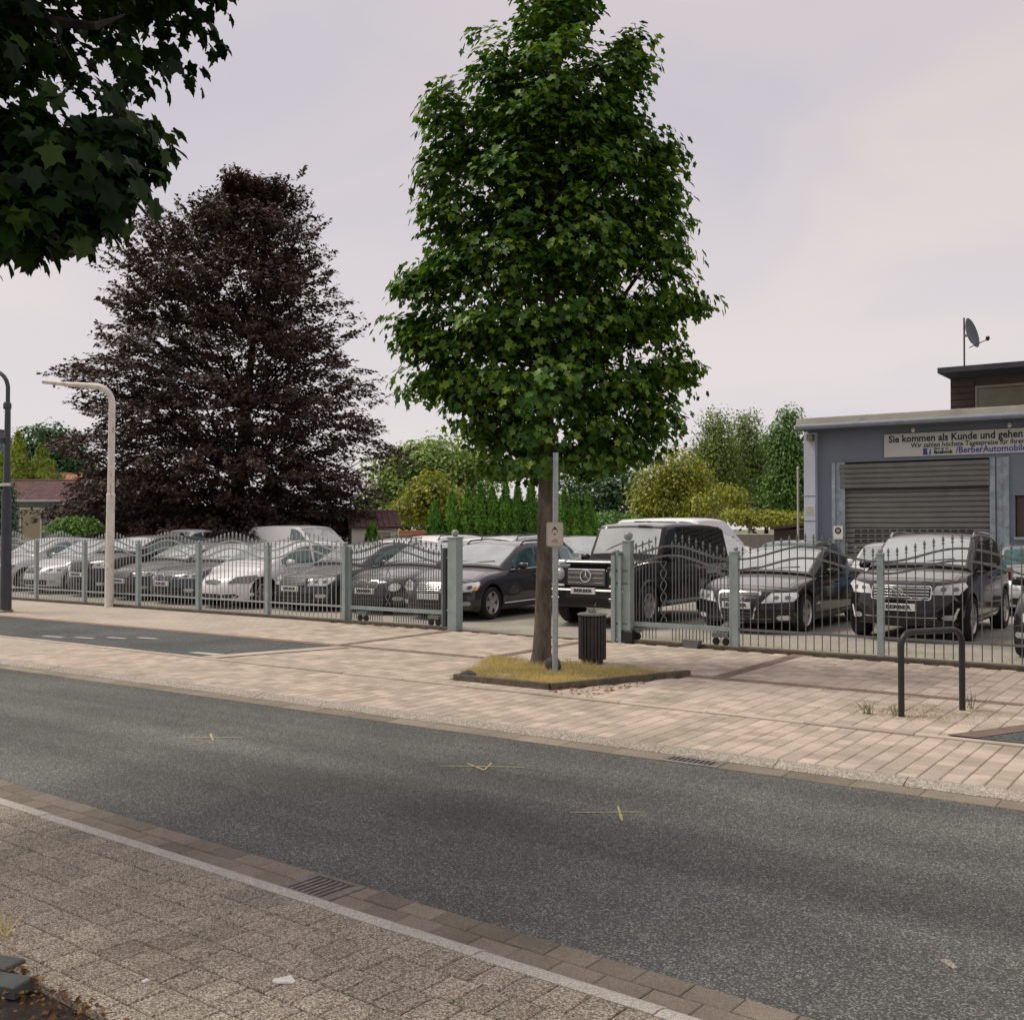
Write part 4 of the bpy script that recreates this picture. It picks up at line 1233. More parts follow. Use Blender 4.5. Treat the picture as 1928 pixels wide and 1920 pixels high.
t = thing('flagpole', 'thin pale pole standing at the left corner of the workshop', 'pole', (-9.95, 27.6, 0))
mb = MB(); mb.tube([(0, 0, 0), (0, 0, 3.4)], [.035, .03], 8); mb.lathe([(.04, 3.4), (.045, 3.44), (.001, 3.48)], n=8, cap=False); mb.build('pole', M['sign_beige'], t, smooth=40)
t = thing('brown_shed', 'low dark brown shed behind the cars left of the workshop', 'shed', (-11.6, 33, 0))
mb = MB(); mb.box((0, .8, .9), (2.2, 1.6, 1.8)); mb.build('wall', M['brown_clad'], t)
mb = MB(); mb.add([(-1.2, -.1, 1.78), (1.2, -.1, 2.02), (1.2, 1.7, 2.02), (-1.2, 1.7, 1.78), (-1.2, -.1, 1.86), (1.2, -.1, 2.1), (1.2, 1.7, 2.1), (-1.2, 1.7, 1.86)], [(0, 3, 2, 1), (4, 5, 6, 7), (0, 1, 5, 4), (1, 2, 6, 5), (2, 3, 7, 6), (3, 0, 4, 7)]); mb.build('roof', M['brown_clad'], t)
t = thing('low_grey_wall', 'low dark grey boundary wall below the ivy hedge', 'wall', (-15.2, 34.2, 0))
mb = MB(); mb.bbox((1.5, .1, .82), (6.5, .25, 1.64), .02); mb.build('wall_body', M['iron'], t)

# ------------------------------------------------------------------ houses on the left, rotated to face the camera
def house(name, label, loc, rz, w, d, eave, ridge, wall, tile, cat='house'):
    h_ = thing(name, label, cat, loc, rz)
    mb = MB(); mb.box((0, d / 2, eave / 2), (w, d, eave))
    mb.add([(-w / 2, 0, eave), (-w / 2, d, eave), (-w / 2, d / 2, ridge - .12)], [(0, 1, 2)]); mb.add([(w / 2, 0, eave), (w / 2, d, eave), (w / 2, d / 2, ridge - .12)], [(0, 2, 1)])
    mb.build('wall', wall, h_)
    rf = empty('roof', (0, 0, 0)); rf.parent = h_
    ov = .25
    sl = math.hypot(d / 2 + ov, ridge - eave + .08)
    ang = math.atan2(ridge - eave + .08, d / 2 + ov)
    for s_ in (0, 1):
        mb = MB()
        mat = Matrix.Translation((0, d / 2, 0)) @ Matrix.Rotation(math.pi * s_, 4, 'Z') @ Matrix.Translation((0, -d / 2 - ov, eave - .08)) @ Matrix.Rotation(ang, 4, 'X')
        ncol, nrow_ = int((w + .3) / .22), max(3, int(sl / .3))
        mb.box((0, sl / 2, -.04), (w + .3, sl, .06), mat=mat)
        for i in range(ncol):
            for j in range(nrow_):
                x = -(w + .3) / 2 + (w + .3) * (i + .5) / ncol; y = sl * (j + .5) / nrow_
                m2_ = mat @ Matrix.Translation((x, y, .015)) @ Matrix.Rotation(-.06, 4, 'X')
                mb.box((0, 0, 0), ((w + .3) / ncol * .9, sl / nrow_ * 1.02, .035), mat=m2_)
        o = mb.build('roof_tiles', tile, rf); o['kind'] = 'stuff'
    mb = MB(); mb.tube([(-w / 2 - .15, d / 2, ridge + .03), (w / 2 + .15, d / 2, ridge + .03)], .07, 8); mb.build('ridge_cap', tile, rf)
    return h_
def at(z, px, py=993):
    l = (px - 964) / 2000 * z
    return (-z * SN + l * CS, z * CS + l * SN, CAMZ - (py - 993) / 2000 * z)
p = at(48, 110)
H = house('bungalow', 'grey green bungalow with a dark red tiled roof behind the left cars', (p[0], p[1], 0), YAW + R(-3), 7.2, 5.2, 3.12, 4.05, M['house_wall'], M['tile_red'])
mb = MB(); mb.tube([(-3.75, -.30, 3.02), (3.75, -.30, 3.02)], .06, 8); mb.build('rain_gutter', M['gutter_grey'], H, smooth=50)
mb = MB(); mb.tube([(-.02, -.3, 3.0), (-.02, -.08, 2.8), (-.02, -.06, 0)], .04, 8); mb.build('downpipe', M['frame_galv'], H, smooth=50)
def win(H, x, z0, w, h_, fr, pane_mat, pane='pane'):
    w_ = empty('window', (x, -.03, z0)); w_.parent = H
    mb = MB(); b = .07
    mb.box((0, 0, h_ - b / 2), (w, .10, b)); mb.box((0, 0, b / 2), (w, .10, b)); mb.box((w / 2 - b / 2, 0, h_ / 2), (b, .10, h_ - 2 * b)); mb.box((-w / 2 + b / 2, 0, h_ / 2), (b, .10, h_ - 2 * b))
    mb.build('frame', fr, w_)
    mb = MB(); mb.box((0, .01, h_ / 2), (w - 2 * b, .03, h_ - 2 * b)); mb.build(pane, pane_mat, w_)
    mb = MB(); mb.box((0, -.08, -.03), (w + .12, .16, .05)); mb.build('sill', fr, w_)
    return w_
win(H, -1.25, 1.22, 1.02, 1.52, M['white_wall'], M['tan_blind'], 'blind')
w_ = win(H, 1.41, 2.0, .66, .72, M['white_frame'], M['pane'])
mb = MB(); mb.box((.05, -.01, .36), (.05, .08, .56)); mb.build('mullion', M['white_frame'], w_)
p = at(56, 118)
house('gabled_house', 'orange roofed house showing just above the red roof of the bungalow', (p[0], p[1], 0), YAW + R(8), 4.2, 5, 3.6, 4.75, M['white_wall'], M['tile_orange'])
p = at(44, 706)
H2 = house('garage_house', 'small white garage with a red roof at the right edge of the purple beech', (p[0], p[1], 0), YAW + R(12), 1.9, 3, 1.95, 2.5, M['white_wall'], M['tile_red'], 'garage')
win(H2, .30, 1.0, .8, .72, M['white_wall'], M['tan_blind'], 'blind')
p = at(43.5, 778)
t = thing('orange_board', 'orange red advertising board beside the white garage', 'sign', (p[0], p[1], 0), YAW)
mb = MB(); mb.box((0, 0, 1.42), (1.15, .06, .62)); mb.build('board', M['orange_board'], t)
for s_ in (-.5, .5):
    mb = MB(); mb.box((s_, .06, .6), (.06, .06, 1.2)); mb.build('leg', M['iron'], t)
mb = MB(); mb.box((0, -.035, 1.66), (1.15, .01, .05)); mb.build('top_strip', M['tile_orange'], t)
p = at(75, -6)
house('distant_house', 'white distant house with dark roof at the far left edge', (p[0], p[1], 0), YAW + R(60), 5, 6, 6.2, 9.0, M['white_wall'], M['roof_dark'])

# ------------------------------------------------------------------ trees
def cam_pt(d, px, py): return np.array(at(d, px, py))
LAT = np.array([CS, SN, 0.0]); DEP = np.array([-SN, CS, 0.0])

def umbrella(centres, rad, n, flat=.75, up=.6, out_c=None, droop=.5):
    """leaves on the upper and outer shell of each clump; returns positions, normals, tips"""
    K = len(centres)
    d = rand_dirs(K * n).reshape(K, n, 3)
    d[..., 2] = np.where(d[..., 2] < -.35, -d[..., 2], d[..., 2])
    r_ = rng.uniform(.55, 1.05, (K, n, 1)) * np.asarray(rad).reshape(-1, 1, 1)
    P = centres[:, None, :] + d * r_ * [1.15, 1.15, flat]
    out = d.copy()
    if out_c is not None:
        o = unit((centres - out_c) * [1, 1, .3])[:, None, :]
        out = out * .6 + o * .55
    nrm = unit(out + np.array([0, 0, up]) + rng.normal(0, .42, d.shape))
    tip = unit(out * [1, 1, .25] + rng.normal(0, .45, d.shape) - np.array([0, 0, droop]))
    return P.reshape(-1, 3), nrm.reshape(-1, 3), tip.reshape(-1, 3)

def limbs(mb, trunk_pts, targets, r0=.05, n=5, sag=0.1):
    """a curved limb from the nearest lower point of the trunk to each target"""
    tp = np.array(trunk_pts)
    for c in targets:
        dz = c[2] - tp[:, 2]
        hd = np.linalg.norm(tp[:, :2] - c[:2], axis=1)
        k = int(np.argmin(np.abs(dz - hd * .75)))
        a = tp[k]
        m = (a + c) / 2 + np.array([0, 0, -sag * np.linalg.norm(c - a)])
        pts = [a, a * .45 + m * .55, m, m * .4 + c * .6, c]
        mb.tube(pts, [r0, r0 * .8, r0 * .6, r0 * .4, r0 * .15], n, False)

def trunk_tube(mb, pts, rads, n=16, flare=1.35):
    mb.tube(pts, rads, n)

# --- street maple in the bed
MX, MY = -7.86, 11.96
prof_z = [2.30, 2.55, 2.8, 3.1, 3.4, 3.9, 4.3, 4.75, 5.2, 5.7, 6.1, 6.7, 7.2, 7.65, 8.05, 8.4, 8.9, 9.5, 10.2]
prof_l = [.45, .85, .98, 1.5, 1.75, 2.02, 2.1, 2.12, 1.98, 1.62, 1.66, 1.68, 1.62, 1.58, 1.05, .60, .5, .42, .15]
prof_r = [.40, 1.1, 1.65, 1.85, 1.88, 1.95, 2.0, 2.16, 2.0, 1.9, 1.82, 1.84, 1.72, 1.45, 1.30, .95, .66, .5, .15]
tpts = [np.array([MX, MY, 0.0]) + LAT * x + np.array([0, 0, z]) for x, z in ((0, -.02), (0.005, .18), (.02, .6), (.045, 1.6), (.06, 2.6), (.10, 4), (.14, 6), (.16, 8), (.18, 9.6))]
maple = thing('maple_tree', 'tall dark green maple standing in the straw coloured bed', 'tree', (MX, MY, 0))
off = -np.array([MX, MY, 0])
mb = MB(); mb.tube([p + off for p in tpts], [.175, .13, .115, .106, .10, .08, .055, .03, .012], 16)
mb.build('trunk', M['bark'], maple, smooth=60)
MAPLE_BLOBS = [(1045, 20, 68, 60), (1050, -70, 42, 70), (1010, 65, 40, 30), (1190, 118, 36, 50), (1165, 190, 55, 55), (925, 130, 42, 42), (955, 190, 62, 55), (838, 212, 38, 44), (872, 275, 65, 55),
               (1045, 150, 75, 80), (1040, 255, 105, 80), (1180, 270, 75, 65), (1245, 325, 42, 58), (832, 345, 40, 46), (858, 420, 55, 55), (960, 370, 100, 75), (1110, 365, 105, 75), (1222, 410, 60, 65),
               (788, 560, 48, 50), (850, 520, 70, 55), (960, 495, 110, 75), (1110, 495, 110, 75), (1252, 500, 50, 55), (778, 640, 40, 45), (835, 645, 75, 62), (950, 630, 110, 68), (1110, 625, 110, 68),
               (1230, 610, 75, 62), (1300, 585, 32, 36), (800, 728, 46, 40), (880, 745, 75, 52), (1000, 742, 95, 52), (1120, 740, 95, 52), (1228, 735, 65, 52), (1278, 690, 30, 36),
               (930, 828, 55, 40), (1010, 845, 58, 42), (1130, 835, 85, 45), (1230, 815, 55, 42), (945, 888, 34, 16), (1120, 885, 42, 18), (1010, 892, 42, 16), (1190, 868, 36, 16)]
km = 14.3 / 2000
C = []
for px, py, rx, ry in MAPLE_BLOBS:
    m_ = max(6, int(rx * ry / (165 if py < 260 else 195)))
    for _ in range(m_):
        dr = rand_dirs(1)[0] * rng.uniform(.1, 1) ** .4
        dp = max(rx, 190 - .62 * abs(px - 1040)) * (.9 if py > 120 else .6)
        p = np.array(at(14.3, px + dr[0] * (rx - 8), py + dr[2] * (ry - 4)))
        C.append(p + DEP * dr[1] * dp * km)
for _ in range(95):                                                   # dense heart of the crown
    z = rng.uniform(3.0, 7.2); a = rng.uniform(0, 2 * math.pi); q = rng.uniform(.2, 1.15) * (1 if z < 6.5 else .7)
    C.append(np.array([MX + q * math.cos(a), MY + q * math.sin(a), z]) + LAT * .1)
C = np.array(C)
P, nr, tp = umbrella(C, rng.uniform(.20, .35, len(C)), 44, .80, .5, np.array([MX, MY, 4.5]), .75)
print('maple clumps', len(C), len(P))
link('crown', leaf_mesh('crown', P + off, nr, tp, rng.uniform(.07, .128, len(P)), MAPLE_V, MAPLE_F, M['maple']), maple)
mb = MB(); limbs(mb, [p + off for p in tpts[4:]], [c + off for c in C[::6] if c[2] > 3.0], .03, 5)
mb.build('limbs', M['bark_dark'], maple)['kind'] = 'stuff'

# --- near maple whose crown hangs in at the top left
NC = np.array(at(6.8, 964 - 4.34 / 6.8 * 2000)); NC[2] = CAMZ + 4.2
NTX, NTY = -8.1, 2.15
near = thing('maple_tree', 'large shaded maple hanging into the top left corner of the picture', 'tree', (NTX, NTY, 0))
off = -np.array([NTX, NTY, 0])
tpts = [np.array([NTX + .04 * i, NTY + .02 * i, z]) for i, z in enumerate((-.02, .3, 1.2, 2.4, 3.6, 5, 6.5, 8.2))]
mb = MB(); mb.tube([p + off for p in tpts], [.30, .22, .19, .18, .16, .12, .08, .03], 16); mb.build('trunk', M['bark'], near, smooth=60)
d = rand_dirs(640)
C = NC + d * (rng.uniform(.12, 1.0, (640, 1)) ** .45) * (np.array([[1, 1, 0]]) * 2.38 + np.array([[0, 0, 2.62]]))
ex = []
for px, py, rx, ry, m_ in ((50, 455, 70, 40, 20), (130, 430, 60, 40, 16), (30, 400, 70, 60, 18), (190, 380, 70, 60, 18), (110, 330, 90, 70, 18), (270, 290, 55, 50, 12), (70, 495, 35, 12, 5), (-60, 480, 60, 60, 14)):
    for _ in range(m_):
        q = rand_dirs(1)[0]
        ex.append(cam_pt(rng.uniform(5.9, 7.4), px + q[0] * rx, py + q[2] * ry))
C0 = C
C = np.concatenate([C, np.array(ex)])
EDGE = [(-900, -900), (435, -900), (425, 15), (385, 65), (310, 125), (275, 190), (262, 285), (190, 370), (125, 430), (60, 462), (-900, 475)]
keep = []
for c in C:                                                            # the crown thins out beyond this line of limbs
    v_ = view(*c)
    keep.append(v_ is None or in_poly(v_[:2], EDGE))
C = C[np.array(keep)]
P, nr, tp = umbrella(C, rng.uniform(.20, .32, len(C)), 25, .7, .65, NC, .8)
nr = unit(nr + rng.normal(0, .22, nr.shape))
sz = rng.uniform(.09, .16, len(P))
dist = np.array([(v_ := view(*p)) and (v_[2] / s_ if (-40 < v_[0] < 1990 and -80 < v_[1] < 1960) else 1e9 + v_[2]) or 1e12 for p, s_ in zip(P, sz)])
order = np.argsort(dist)
near_ids, rest_ids = order[:300], order[300:]
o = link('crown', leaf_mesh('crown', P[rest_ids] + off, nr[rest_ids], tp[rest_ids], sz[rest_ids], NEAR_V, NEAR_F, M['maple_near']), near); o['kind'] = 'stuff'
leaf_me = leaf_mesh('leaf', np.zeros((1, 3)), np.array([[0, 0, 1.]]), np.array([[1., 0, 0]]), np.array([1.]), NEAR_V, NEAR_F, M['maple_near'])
A_, B_, C_ = leaf_frames(nr[near_ids], tp[near_ids])
for i, k in enumerate(near_ids):
    o = bpy.data.objects.new('leaf', leaf_me); COL.objects.link(o); o.parent = near
    m_ = Matrix((A_[i], B_[i], C_[i])).transposed() * sz[k]
    mm = m_.to_4x4(); mm.translation = P[k] + off
    o.matrix_local = mm
mb = MB(); limbs(mb, [p + off for p in tpts[4:]], [c + off for c in C0[::7] if np.linalg.norm((c - NC) / [2.4, 2.4, 2.6]) < .8 and c[2] > 5], .045, 6)
b0 = cam_pt(6.6, -120, -10) + off; b1 = cam_pt(6.5, 60, 30) + off; b2_ = cam_pt(6.4, 175, 42) + off; b3 = cam_pt(6.4, 300, 30) + off
mb.tube([tpts[5] + off, b0, b1, b2_, cam_pt(6.5, 230, 20) + off], [.07, .055, .04, .025, .004], 7)
mb.tube([b1, cam_pt(6.4, 100, 60) + off, cam_pt(6.3, 130, 110) + off], [.015, .01, .004], 5)
mb.build('limbs', M['bark_dark'], near)['kind'] = 'stuff'

# --- copper beech behind the cars
BD = 46.0
BC = cam_pt(BD, 432, 993); BX, BY = BC[0], BC[1]
k_ = BD / 2000
ys = [335, 365, 400, 440, 480, 530, 580, 620, 650, 690, 740, 790, 840, 900, 950, 1018]
ls = [503, 468, 375, 275, 232, 212, 210, 225, 160, 150, 155, 158, 150, 135, 130, 150]
rs = [522, 560, 582, 598, 612, 625, 640, 650, 655, 690, 700, 725, 730, 715, 700, 690]
bz = [CAMZ - (y - 993) * k_ for y in ys][::-1]
bl = [(432 - x) * k_ for x in ls][::-1]; br = [(x - 432) * k_ for x in rs][::-1]
beech = thing('copper_beech', 'broad dark purple beech towering behind the parked cars', 'tree', (BX, BY, 0))
tz = [0, 1.5, 4, 7, 10, 13, 15.5]
tpts = [np.array([0, 0, z]) + LAT * (.10 * z) for z in tz]
mb = MB(); mb.tube(tpts, [.5, .36, .28, .20, .13, .07, .02], 12); mb.build('trunk', M['bark_dark'], beech, smooth=60)
n = 6000
S = []
for _ in range(n):
    z = bz[0] + (bz[-1] - bz[0]) * rng.random() ** 1.5
    rl, rr_ = np.interp(z, bz, bl), np.interp(z, bz, br)
    a = rng.uniform(0, 2 * math.pi)
    if rng.random() < .35: a = -math.pi * rng.random()           # more on the side toward the street
    f = rng.uniform(.12, 1.0) ** .5
    # limbs reach out in tiers with hollows between them
    f *= 1.0 + .15 * math.sin(z * 2.3 + 2.2 * math.sin(a * 2 + 1)) + .10 * math.sin(z * 4.1 + a * 3)
    l = (rl * math.cos(a) if math.cos(a) < 0 else rr_ * math.cos(a)) * f
    dd = (abs(rl) + abs(rr_)) / 2 * math.sin(a) * f * .9
    S.append((l, dd, z, f, a))
S = np.array(S)
base = LAT * S[:, 0:1] + DEP * S[:, 1:2] + np.array([0, 0, 1.0]) * S[:, 2:3]
mid = LAT * (.10 * S[:, 2:3])
out = unit((base - mid) * [1, 1, 0])
hgt = (S[:, 2] - bz[0]) / (bz[-1] - bz[0])
el_a = .0 + 1.15 * hgt ** 2 + rng.normal(0, .18, n)
ddir = unit(out * np.cos(el_a)[:, None] + np.array([0, 0, 1.0]) * np.sin(el_a)[:, None] + rng.normal(0, .16, (n, 3)))
ln = rng.uniform(.7, 1.5, n) * (1.0 - .1 * hgt)
base = base - ddir * (ln * .75)[:, None]
off0 = np.array([BX, BY, 0])
for px, py, m2_, sp in ((508, 365, 26, 22), (545, 395, 14, 20), (470, 400, 14, 24), (372, 395, 16, 20), (300, 420, 14, 18), (430, 385, 12, 24)):
    for _ in range(m2_):
        q = rng.integers(n)
        base[q] = cam_pt(BD, px + rng.normal(0, sp), py + rng.normal(12, 18)) - off0 + DEP * rng.normal(0, .5)
        ddir[q] = unit(LAT * ((px - 432) / 150 + rng.normal(0, .35)) + DEP * rng.normal(0, .3) + np.array([0, 0, 1.15]))
        ln[q] = rng.uniform(.7, 1.15)
m_ = 30
t_ = rng.uniform(.05, 1.0, (n, m_, 1))
side = unit(np.cross(ddir, [0, 0, 1.0]))
w = rng.uniform(-1, 1, (n, m_, 1)) * .27 * np.sqrt(1.06 - t_) * (.35 + t_)
droop = -0.16 * t_ ** 2
P = base[:, None, :] + ddir[:, None, :] * (t_ * ln[:, None, None]) + side[:, None, :] * w + np.array([0, 0, 1.0]) * (droop * ln[:, None, None] + rng.normal(0, .05, (n, m_, 1)))
tip = unit(ddir[:, None, :] + side[:, None, :] * np.sign(w) * .7 + rng.normal(0, .25, P.shape))
nr = unit(np.array([0, 0, 1.0]) + rng.normal(0, .45, P.shape) + out[:, None, :] * .35)
link('crown', leaf_mesh('crown', P.reshape(-1, 3), nr.reshape(-1, 3), tip.reshape(-1, 3), rng.uniform(.12, .235, n * m_), DIAM_V, DIAM_F, M['beech']), beech)
mb = MB(); limbs(mb, tpts[1:], list(base[::26]), .07, 5, .02)
for b_, d_, l_ in zip(base[::2], ddir[::2], ln[::2]):
    e_ = b_ + d_ * l_ * .9; e_[2] -= .1 * l_
    mb.tube([b_, b_ + d_ * l_ * .5, e_], [.018, .011, .004], 3, False)
mb.build('limbs', M['bark_dark'], beech)['kind'] = 'stuff'

# --- general broadleaf tree from a set of blobs given in picture units at one distance
def leaf_tree(name, label, cat, d, base_px, blobs, n, size, mat, group=None, barkm='bark_dark', trunk=True, hang=0.0, trunk_r=.16, depth=None, up=.5, stems=1, clump=.55, gap=1.0):
    """blobs: (px, py, rx, ry) at distance d"""
    k = d / 2000
    b0 = cam_pt(d, base_px, 993); bx, by = b0[0], b0[1]
    root = thing(name, label, cat, (bx, by, 0), 0, group)
    Cs = []
    area = np.array([b[2] * b[3] for b in blobs], float); area /= area.sum()
    per = max(6, int(n * 1.7 / 26))
    for b, q in zip(blobs, area):
        m = max(3, int(per * q))
        dr = rand_dirs(m) * (rng.uniform(.05, 1, (m, 1)) ** .4)
        c0 = np.array(at(d, b[0], b[1])) - [bx, by, 0]
        dp = (b[2] * .85) if depth is None else depth / k
        c_ = c0 + LAT * dr[:, 0:1] * b[2] * k + DEP * dr[:, 1:2] * dp * k + np.array([0, 0, 1.0]) * dr[:, 2:3] * b[3] * k
        Cs.append(c_)
    Cs = np.concatenate(Cs)
    Cs[:, 2] = np.maximum(Cs[:, 2], .25)
    cr = clump * rng.uniform(.7, 1.25, len(Cs))
    P, nr, tp = umbrella(Cs, cr, 26, .7 if not hang else .9, up, None, .3 + hang)
    if hang:
        # hanging strings: leaves slide down below each clump
        s_ = rng.uniform(0, 1, len(P)) ** 1.3
        P[:, 2] -= s_ * hang * 1.1
        P[:, 2] = np.maximum(P[:, 2], .2)
        tp = unit(tp * .4 - np.array([0, 0, 1.0]))
    link('crown', leaf_mesh('crown', P, nr, tp, size * rng.uniform(.7, 1.3, len(P)), DIAM_V, DIAM_F, M[mat]), root)
    if trunk:
        top = max(b[1] - b[3] * .6 for b in blobs) ; topz = CAMZ - (min(b[1] - b[3] * .5 for b in blobs) - 993) * k
        for s_ in range(stems):
            lx = (s_ - (stems - 1) / 2) * .7
            tp_ = [LAT * (lx * (.4 + .8 * q)) + np.array([0, 0, topz * q]) + LAT * .15 * math.sin(3 * q + s_) for q in (0, .15, .35, .6, .85, 1)]
            mb = MB(); mb.tube(tp_, [trunk_r * a for a in (1.2, .9, .75, .5, .25, .08)], 8)
            mb.build('trunk', M[barkm], root, smooth=60)
            if s_ == 0: main_tp = tp_
        mb = MB(); limbs(mb, main_tp[1:], list(Cs[::9]), trunk_r * .3, 4)
        mb.build('limbs', M[barkm], root)['kind'] = 'stuff'
    return root
BG = 'trees behind the car yard'
leaf_tree('leafy_tree', 'pale green round tree between the purple beech and the street maple', 'tree', 62, 820, [(800, 900, 90, 62), (850, 875, 70, 55), (745, 900, 55, 55), (895, 905, 50, 50), (800, 960, 110, 40)], 9000, .26, 'green_soft', BG, clump=.8)
leaf_tree('leafy_tree', 'yellow green bush tree just right of the small white garage', 'tree', 56, 800, [(815, 935, 40, 45), (780, 960, 35, 30), (845, 955, 40, 38)], 3500, .22, 'green_yellow', BG, clump=.6, trunk=False)
leaf_tree('leafy_tree', 'deep green tree half hidden right of the maple trunk', 'tree', 60, 1150, [(1160, 915, 45, 50), (1110, 935, 50, 50), (1180, 955, 50, 38), (1130, 985, 60, 20), (1060, 950, 60, 35)], 5200, .22, 'green_dark', BG, clump=.65)
leaf_tree('birch_tree', 'yellow green birch with pale stems behind the black off roader', 'tree', 50, 1265, [(1265, 880, 50, 48), (1300, 900, 50, 45), (1225, 925, 45, 45), (1265, 945, 75, 45), (1330, 955, 45, 35), (1240, 975, 60, 22)], 8000, .17, 'green_yellow', BG, 'bark_pale', True, .7, .11, stems=2, clump=.5)
leaf_tree('birch_tree', 'tall feathery birch rising above the yellow green one', 'tree', 56, 1345, [(1345, 792, 28, 26), (1350, 825, 36, 36), (1355, 855, 40, 40), (1330, 880, 35, 40), (1370, 905, 45, 50), (1320, 845, 20, 25)], 6000, .16, 'green_birch', BG, 'bark_pale', True, .9, .10, clump=.5)
leaf_tree('birch_tree', 'slender hanging birch with a thin top in the middle of the right grove', 'tree', 58, 1408, [(1405, 795, 24, 26), (1410, 830, 32, 35), (1410, 855, 34, 35), (1395, 900, 40, 50), (1380, 840, 16, 18), (1430, 880, 30, 40)], 5200, .16, 'green_birch', BG, 'bark_pale', True, .9, .09, clump=.5)
leaf_tree('leafy_tree', 'olive dark tree filling the grove behind the birches', 'tree', 64, 1440, [(1430, 880, 55, 50), (1400, 930, 55, 55), (1460, 930, 50, 60), (1455, 850, 35, 35)], 5500, .2, 'green_olive', BG, clump=.75)
leaf_tree('leafy_tree', 'fresh green tree with a pointed top beside the workshop corner', 'tree', 54, 1480, [(1490, 782, 18, 24), (1480, 815, 30, 30), (1478, 840, 30, 30), (1490, 875, 42, 48), (1475, 920, 45, 50), (1505, 930, 40, 55), (1500, 850, 25, 35)], 6800, .18, 'green_mid', BG, 'bark_dark', True, .4, .13, clump=.55)
leaf_tree('bare_shrub', 'half bare shrub with pale forked twigs in front of the birches', 'shrub', 47, 1340, [(1365, 930, 24, 22), (1385, 945, 20, 25), (1325, 950, 22, 20)], 700, .16, 'green_yellow', None, 'bark_pale', True, .2, .09, stems=3, clump=.4)
leaf_tree('leafy_shrub', 'dark undergrowth bushes at the foot of the right grove', 'shrub', 62, 1420, [(1360, 955, 45, 35), (1420, 960, 50, 35), (1480, 960, 50, 35), (1300, 975, 60, 25), (1230, 985, 60, 20)], 4200, .26, 'green_olive', None, trunk=False, clump=.8)
leaf_tree('leafy_shrub', 'dense green bushes far behind the clipped thuja row', 'shrub', 66, 800, [(720, 965, 60, 35), (800, 980, 80, 25), (900, 970, 80, 35), (1000, 975, 80, 30)], 4200, .28, 'green_mid', None, trunk=False, clump=.85)
leaf_tree('leafy_shrub', 'dark bushes closing the gap below the purple beech', 'shrub', 60, 380, [(260, 985, 60, 22), (380, 988, 80, 22), (500, 985, 80, 22), (620, 985, 80, 24)], 4500, .26, 'green_dark', None, trunk=False, clump=.7)
t = leaf_tree('ivy_hedge', 'light green leafy hedge above the low grey wall left of the workshop', 'hedge', 45, 1440, [(1395, 975, 32, 13), (1430, 978, 36, 13), (1470, 980, 36, 13), (1505, 982, 25, 12)], 3000, .15, 'green_yellow', None, trunk=False, clump=.33, depth=.7)
leaf_tree('leafy_shrub', 'fresh green shrub at the foot of the trees right of the maple trunk', 'shrub', 46, 1165, [(1150, 985, 40, 16), (1190, 990, 40, 14)], 1500, .16, 'green_mid', None, trunk=False, clump=.4)
leaf_tree('leafy_tree', 'dark green tree rising behind the bungalow at the left', 'tree', 66, 95, [(90, 850, 50, 48), (50, 880, 40, 45), (130, 880, 45, 50), (95, 905, 60, 40), (150, 900, 40, 40)], 7000, .26, 'green_dark', BG, clump=.85)
leaf_tree('leafy_tree', 'dark evergreen bush partly behind the street lamp at the left edge', 'tree', 40, 0, [(0, 945, 24, 40), (5, 985, 25, 40), (-30, 940, 40, 50), (-20, 985, 40, 35)], 3200, .14, 'green_dark', None, clump=.4)
def conifer(name, label, d, px, top, bot, w, mat, n, size, group=None, power=1.0, cat='conifer'):
    k = d / 2000
    b0 = cam_pt(d, px, 993)
    root = thing(name, label, cat, (b0[0], b0[1], 0), 0, group)
    zt = CAMZ - (top - 993) * k; zb = max(.05, CAMZ - (bot - 993) * k)
    t_ = rng.random(n) ** .75
    z = zt - (zt - zb) * t_
    rad = w * k / 2 * np.minimum(1, (t_ * 1.9)) ** power * (1 - .25 * np.clip((t_ - .75) / .25, 0, 1))
    lump = 1 + .16 * np.sin(z * 9 + b0[0]) 
    a = rng.uniform(0, 2 * math.pi, n)
    lump = lump + .13 * np.sin(a * 5 + z * 4)
    f = rng.uniform(.7, 1.03, n)
    P = np.stack([rad * lump * f * np.cos(a), rad * lump * f * np.sin(a), z], 1)
    o = np.stack([np.cos(a), np.sin(a), np.zeros(n)], 1)
    nr = unit(o + rng.normal(0, .4, (n, 3)) + [0, 0, .25])
    tp = unit(o * .5 + [0, 0, .9] + rng.normal(0, .3, (n, 3)))
    link('crown', leaf_mesh('crown', P, nr, tp, size * rng.uniform(.6, 1.3, n), DIAM_V, DIAM_F, M[mat]), root)
    mb = MB(); mb.tube([(0, 0, 0), (0, 0, zt * .5), (0, 0, zt * .96)], [.07, .05, .01], 6); mb.build('trunk', M['bark_dark'], root)
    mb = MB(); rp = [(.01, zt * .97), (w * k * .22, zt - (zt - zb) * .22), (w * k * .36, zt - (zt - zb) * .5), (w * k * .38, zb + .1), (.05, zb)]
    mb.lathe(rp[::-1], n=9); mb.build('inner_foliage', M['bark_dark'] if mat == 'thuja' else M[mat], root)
    return root
tops = [(818, 945), (851, 925), (880, 920), (905, 912), (927, 918), (952, 908), (975, 914), (1000, 905), (1062, 925), (1084, 930), (1108, 932)]
names = ['leftmost and shortest column of the clipped thuja row', 'second thuja column from the left end of the row', 'third thuja column from the left end of the row', 'fourth thuja column from the left end of the row', 'fifth thuja column from the left end of the row', 'sixth thuja column, left of the maple trunk', 'seventh thuja column, close to the maple trunk', 'thuja column directly behind the maple trunk', 'thuja column right of the sign post', 'second thuja column right of the sign post', 'last thuja column at the right end of the row']
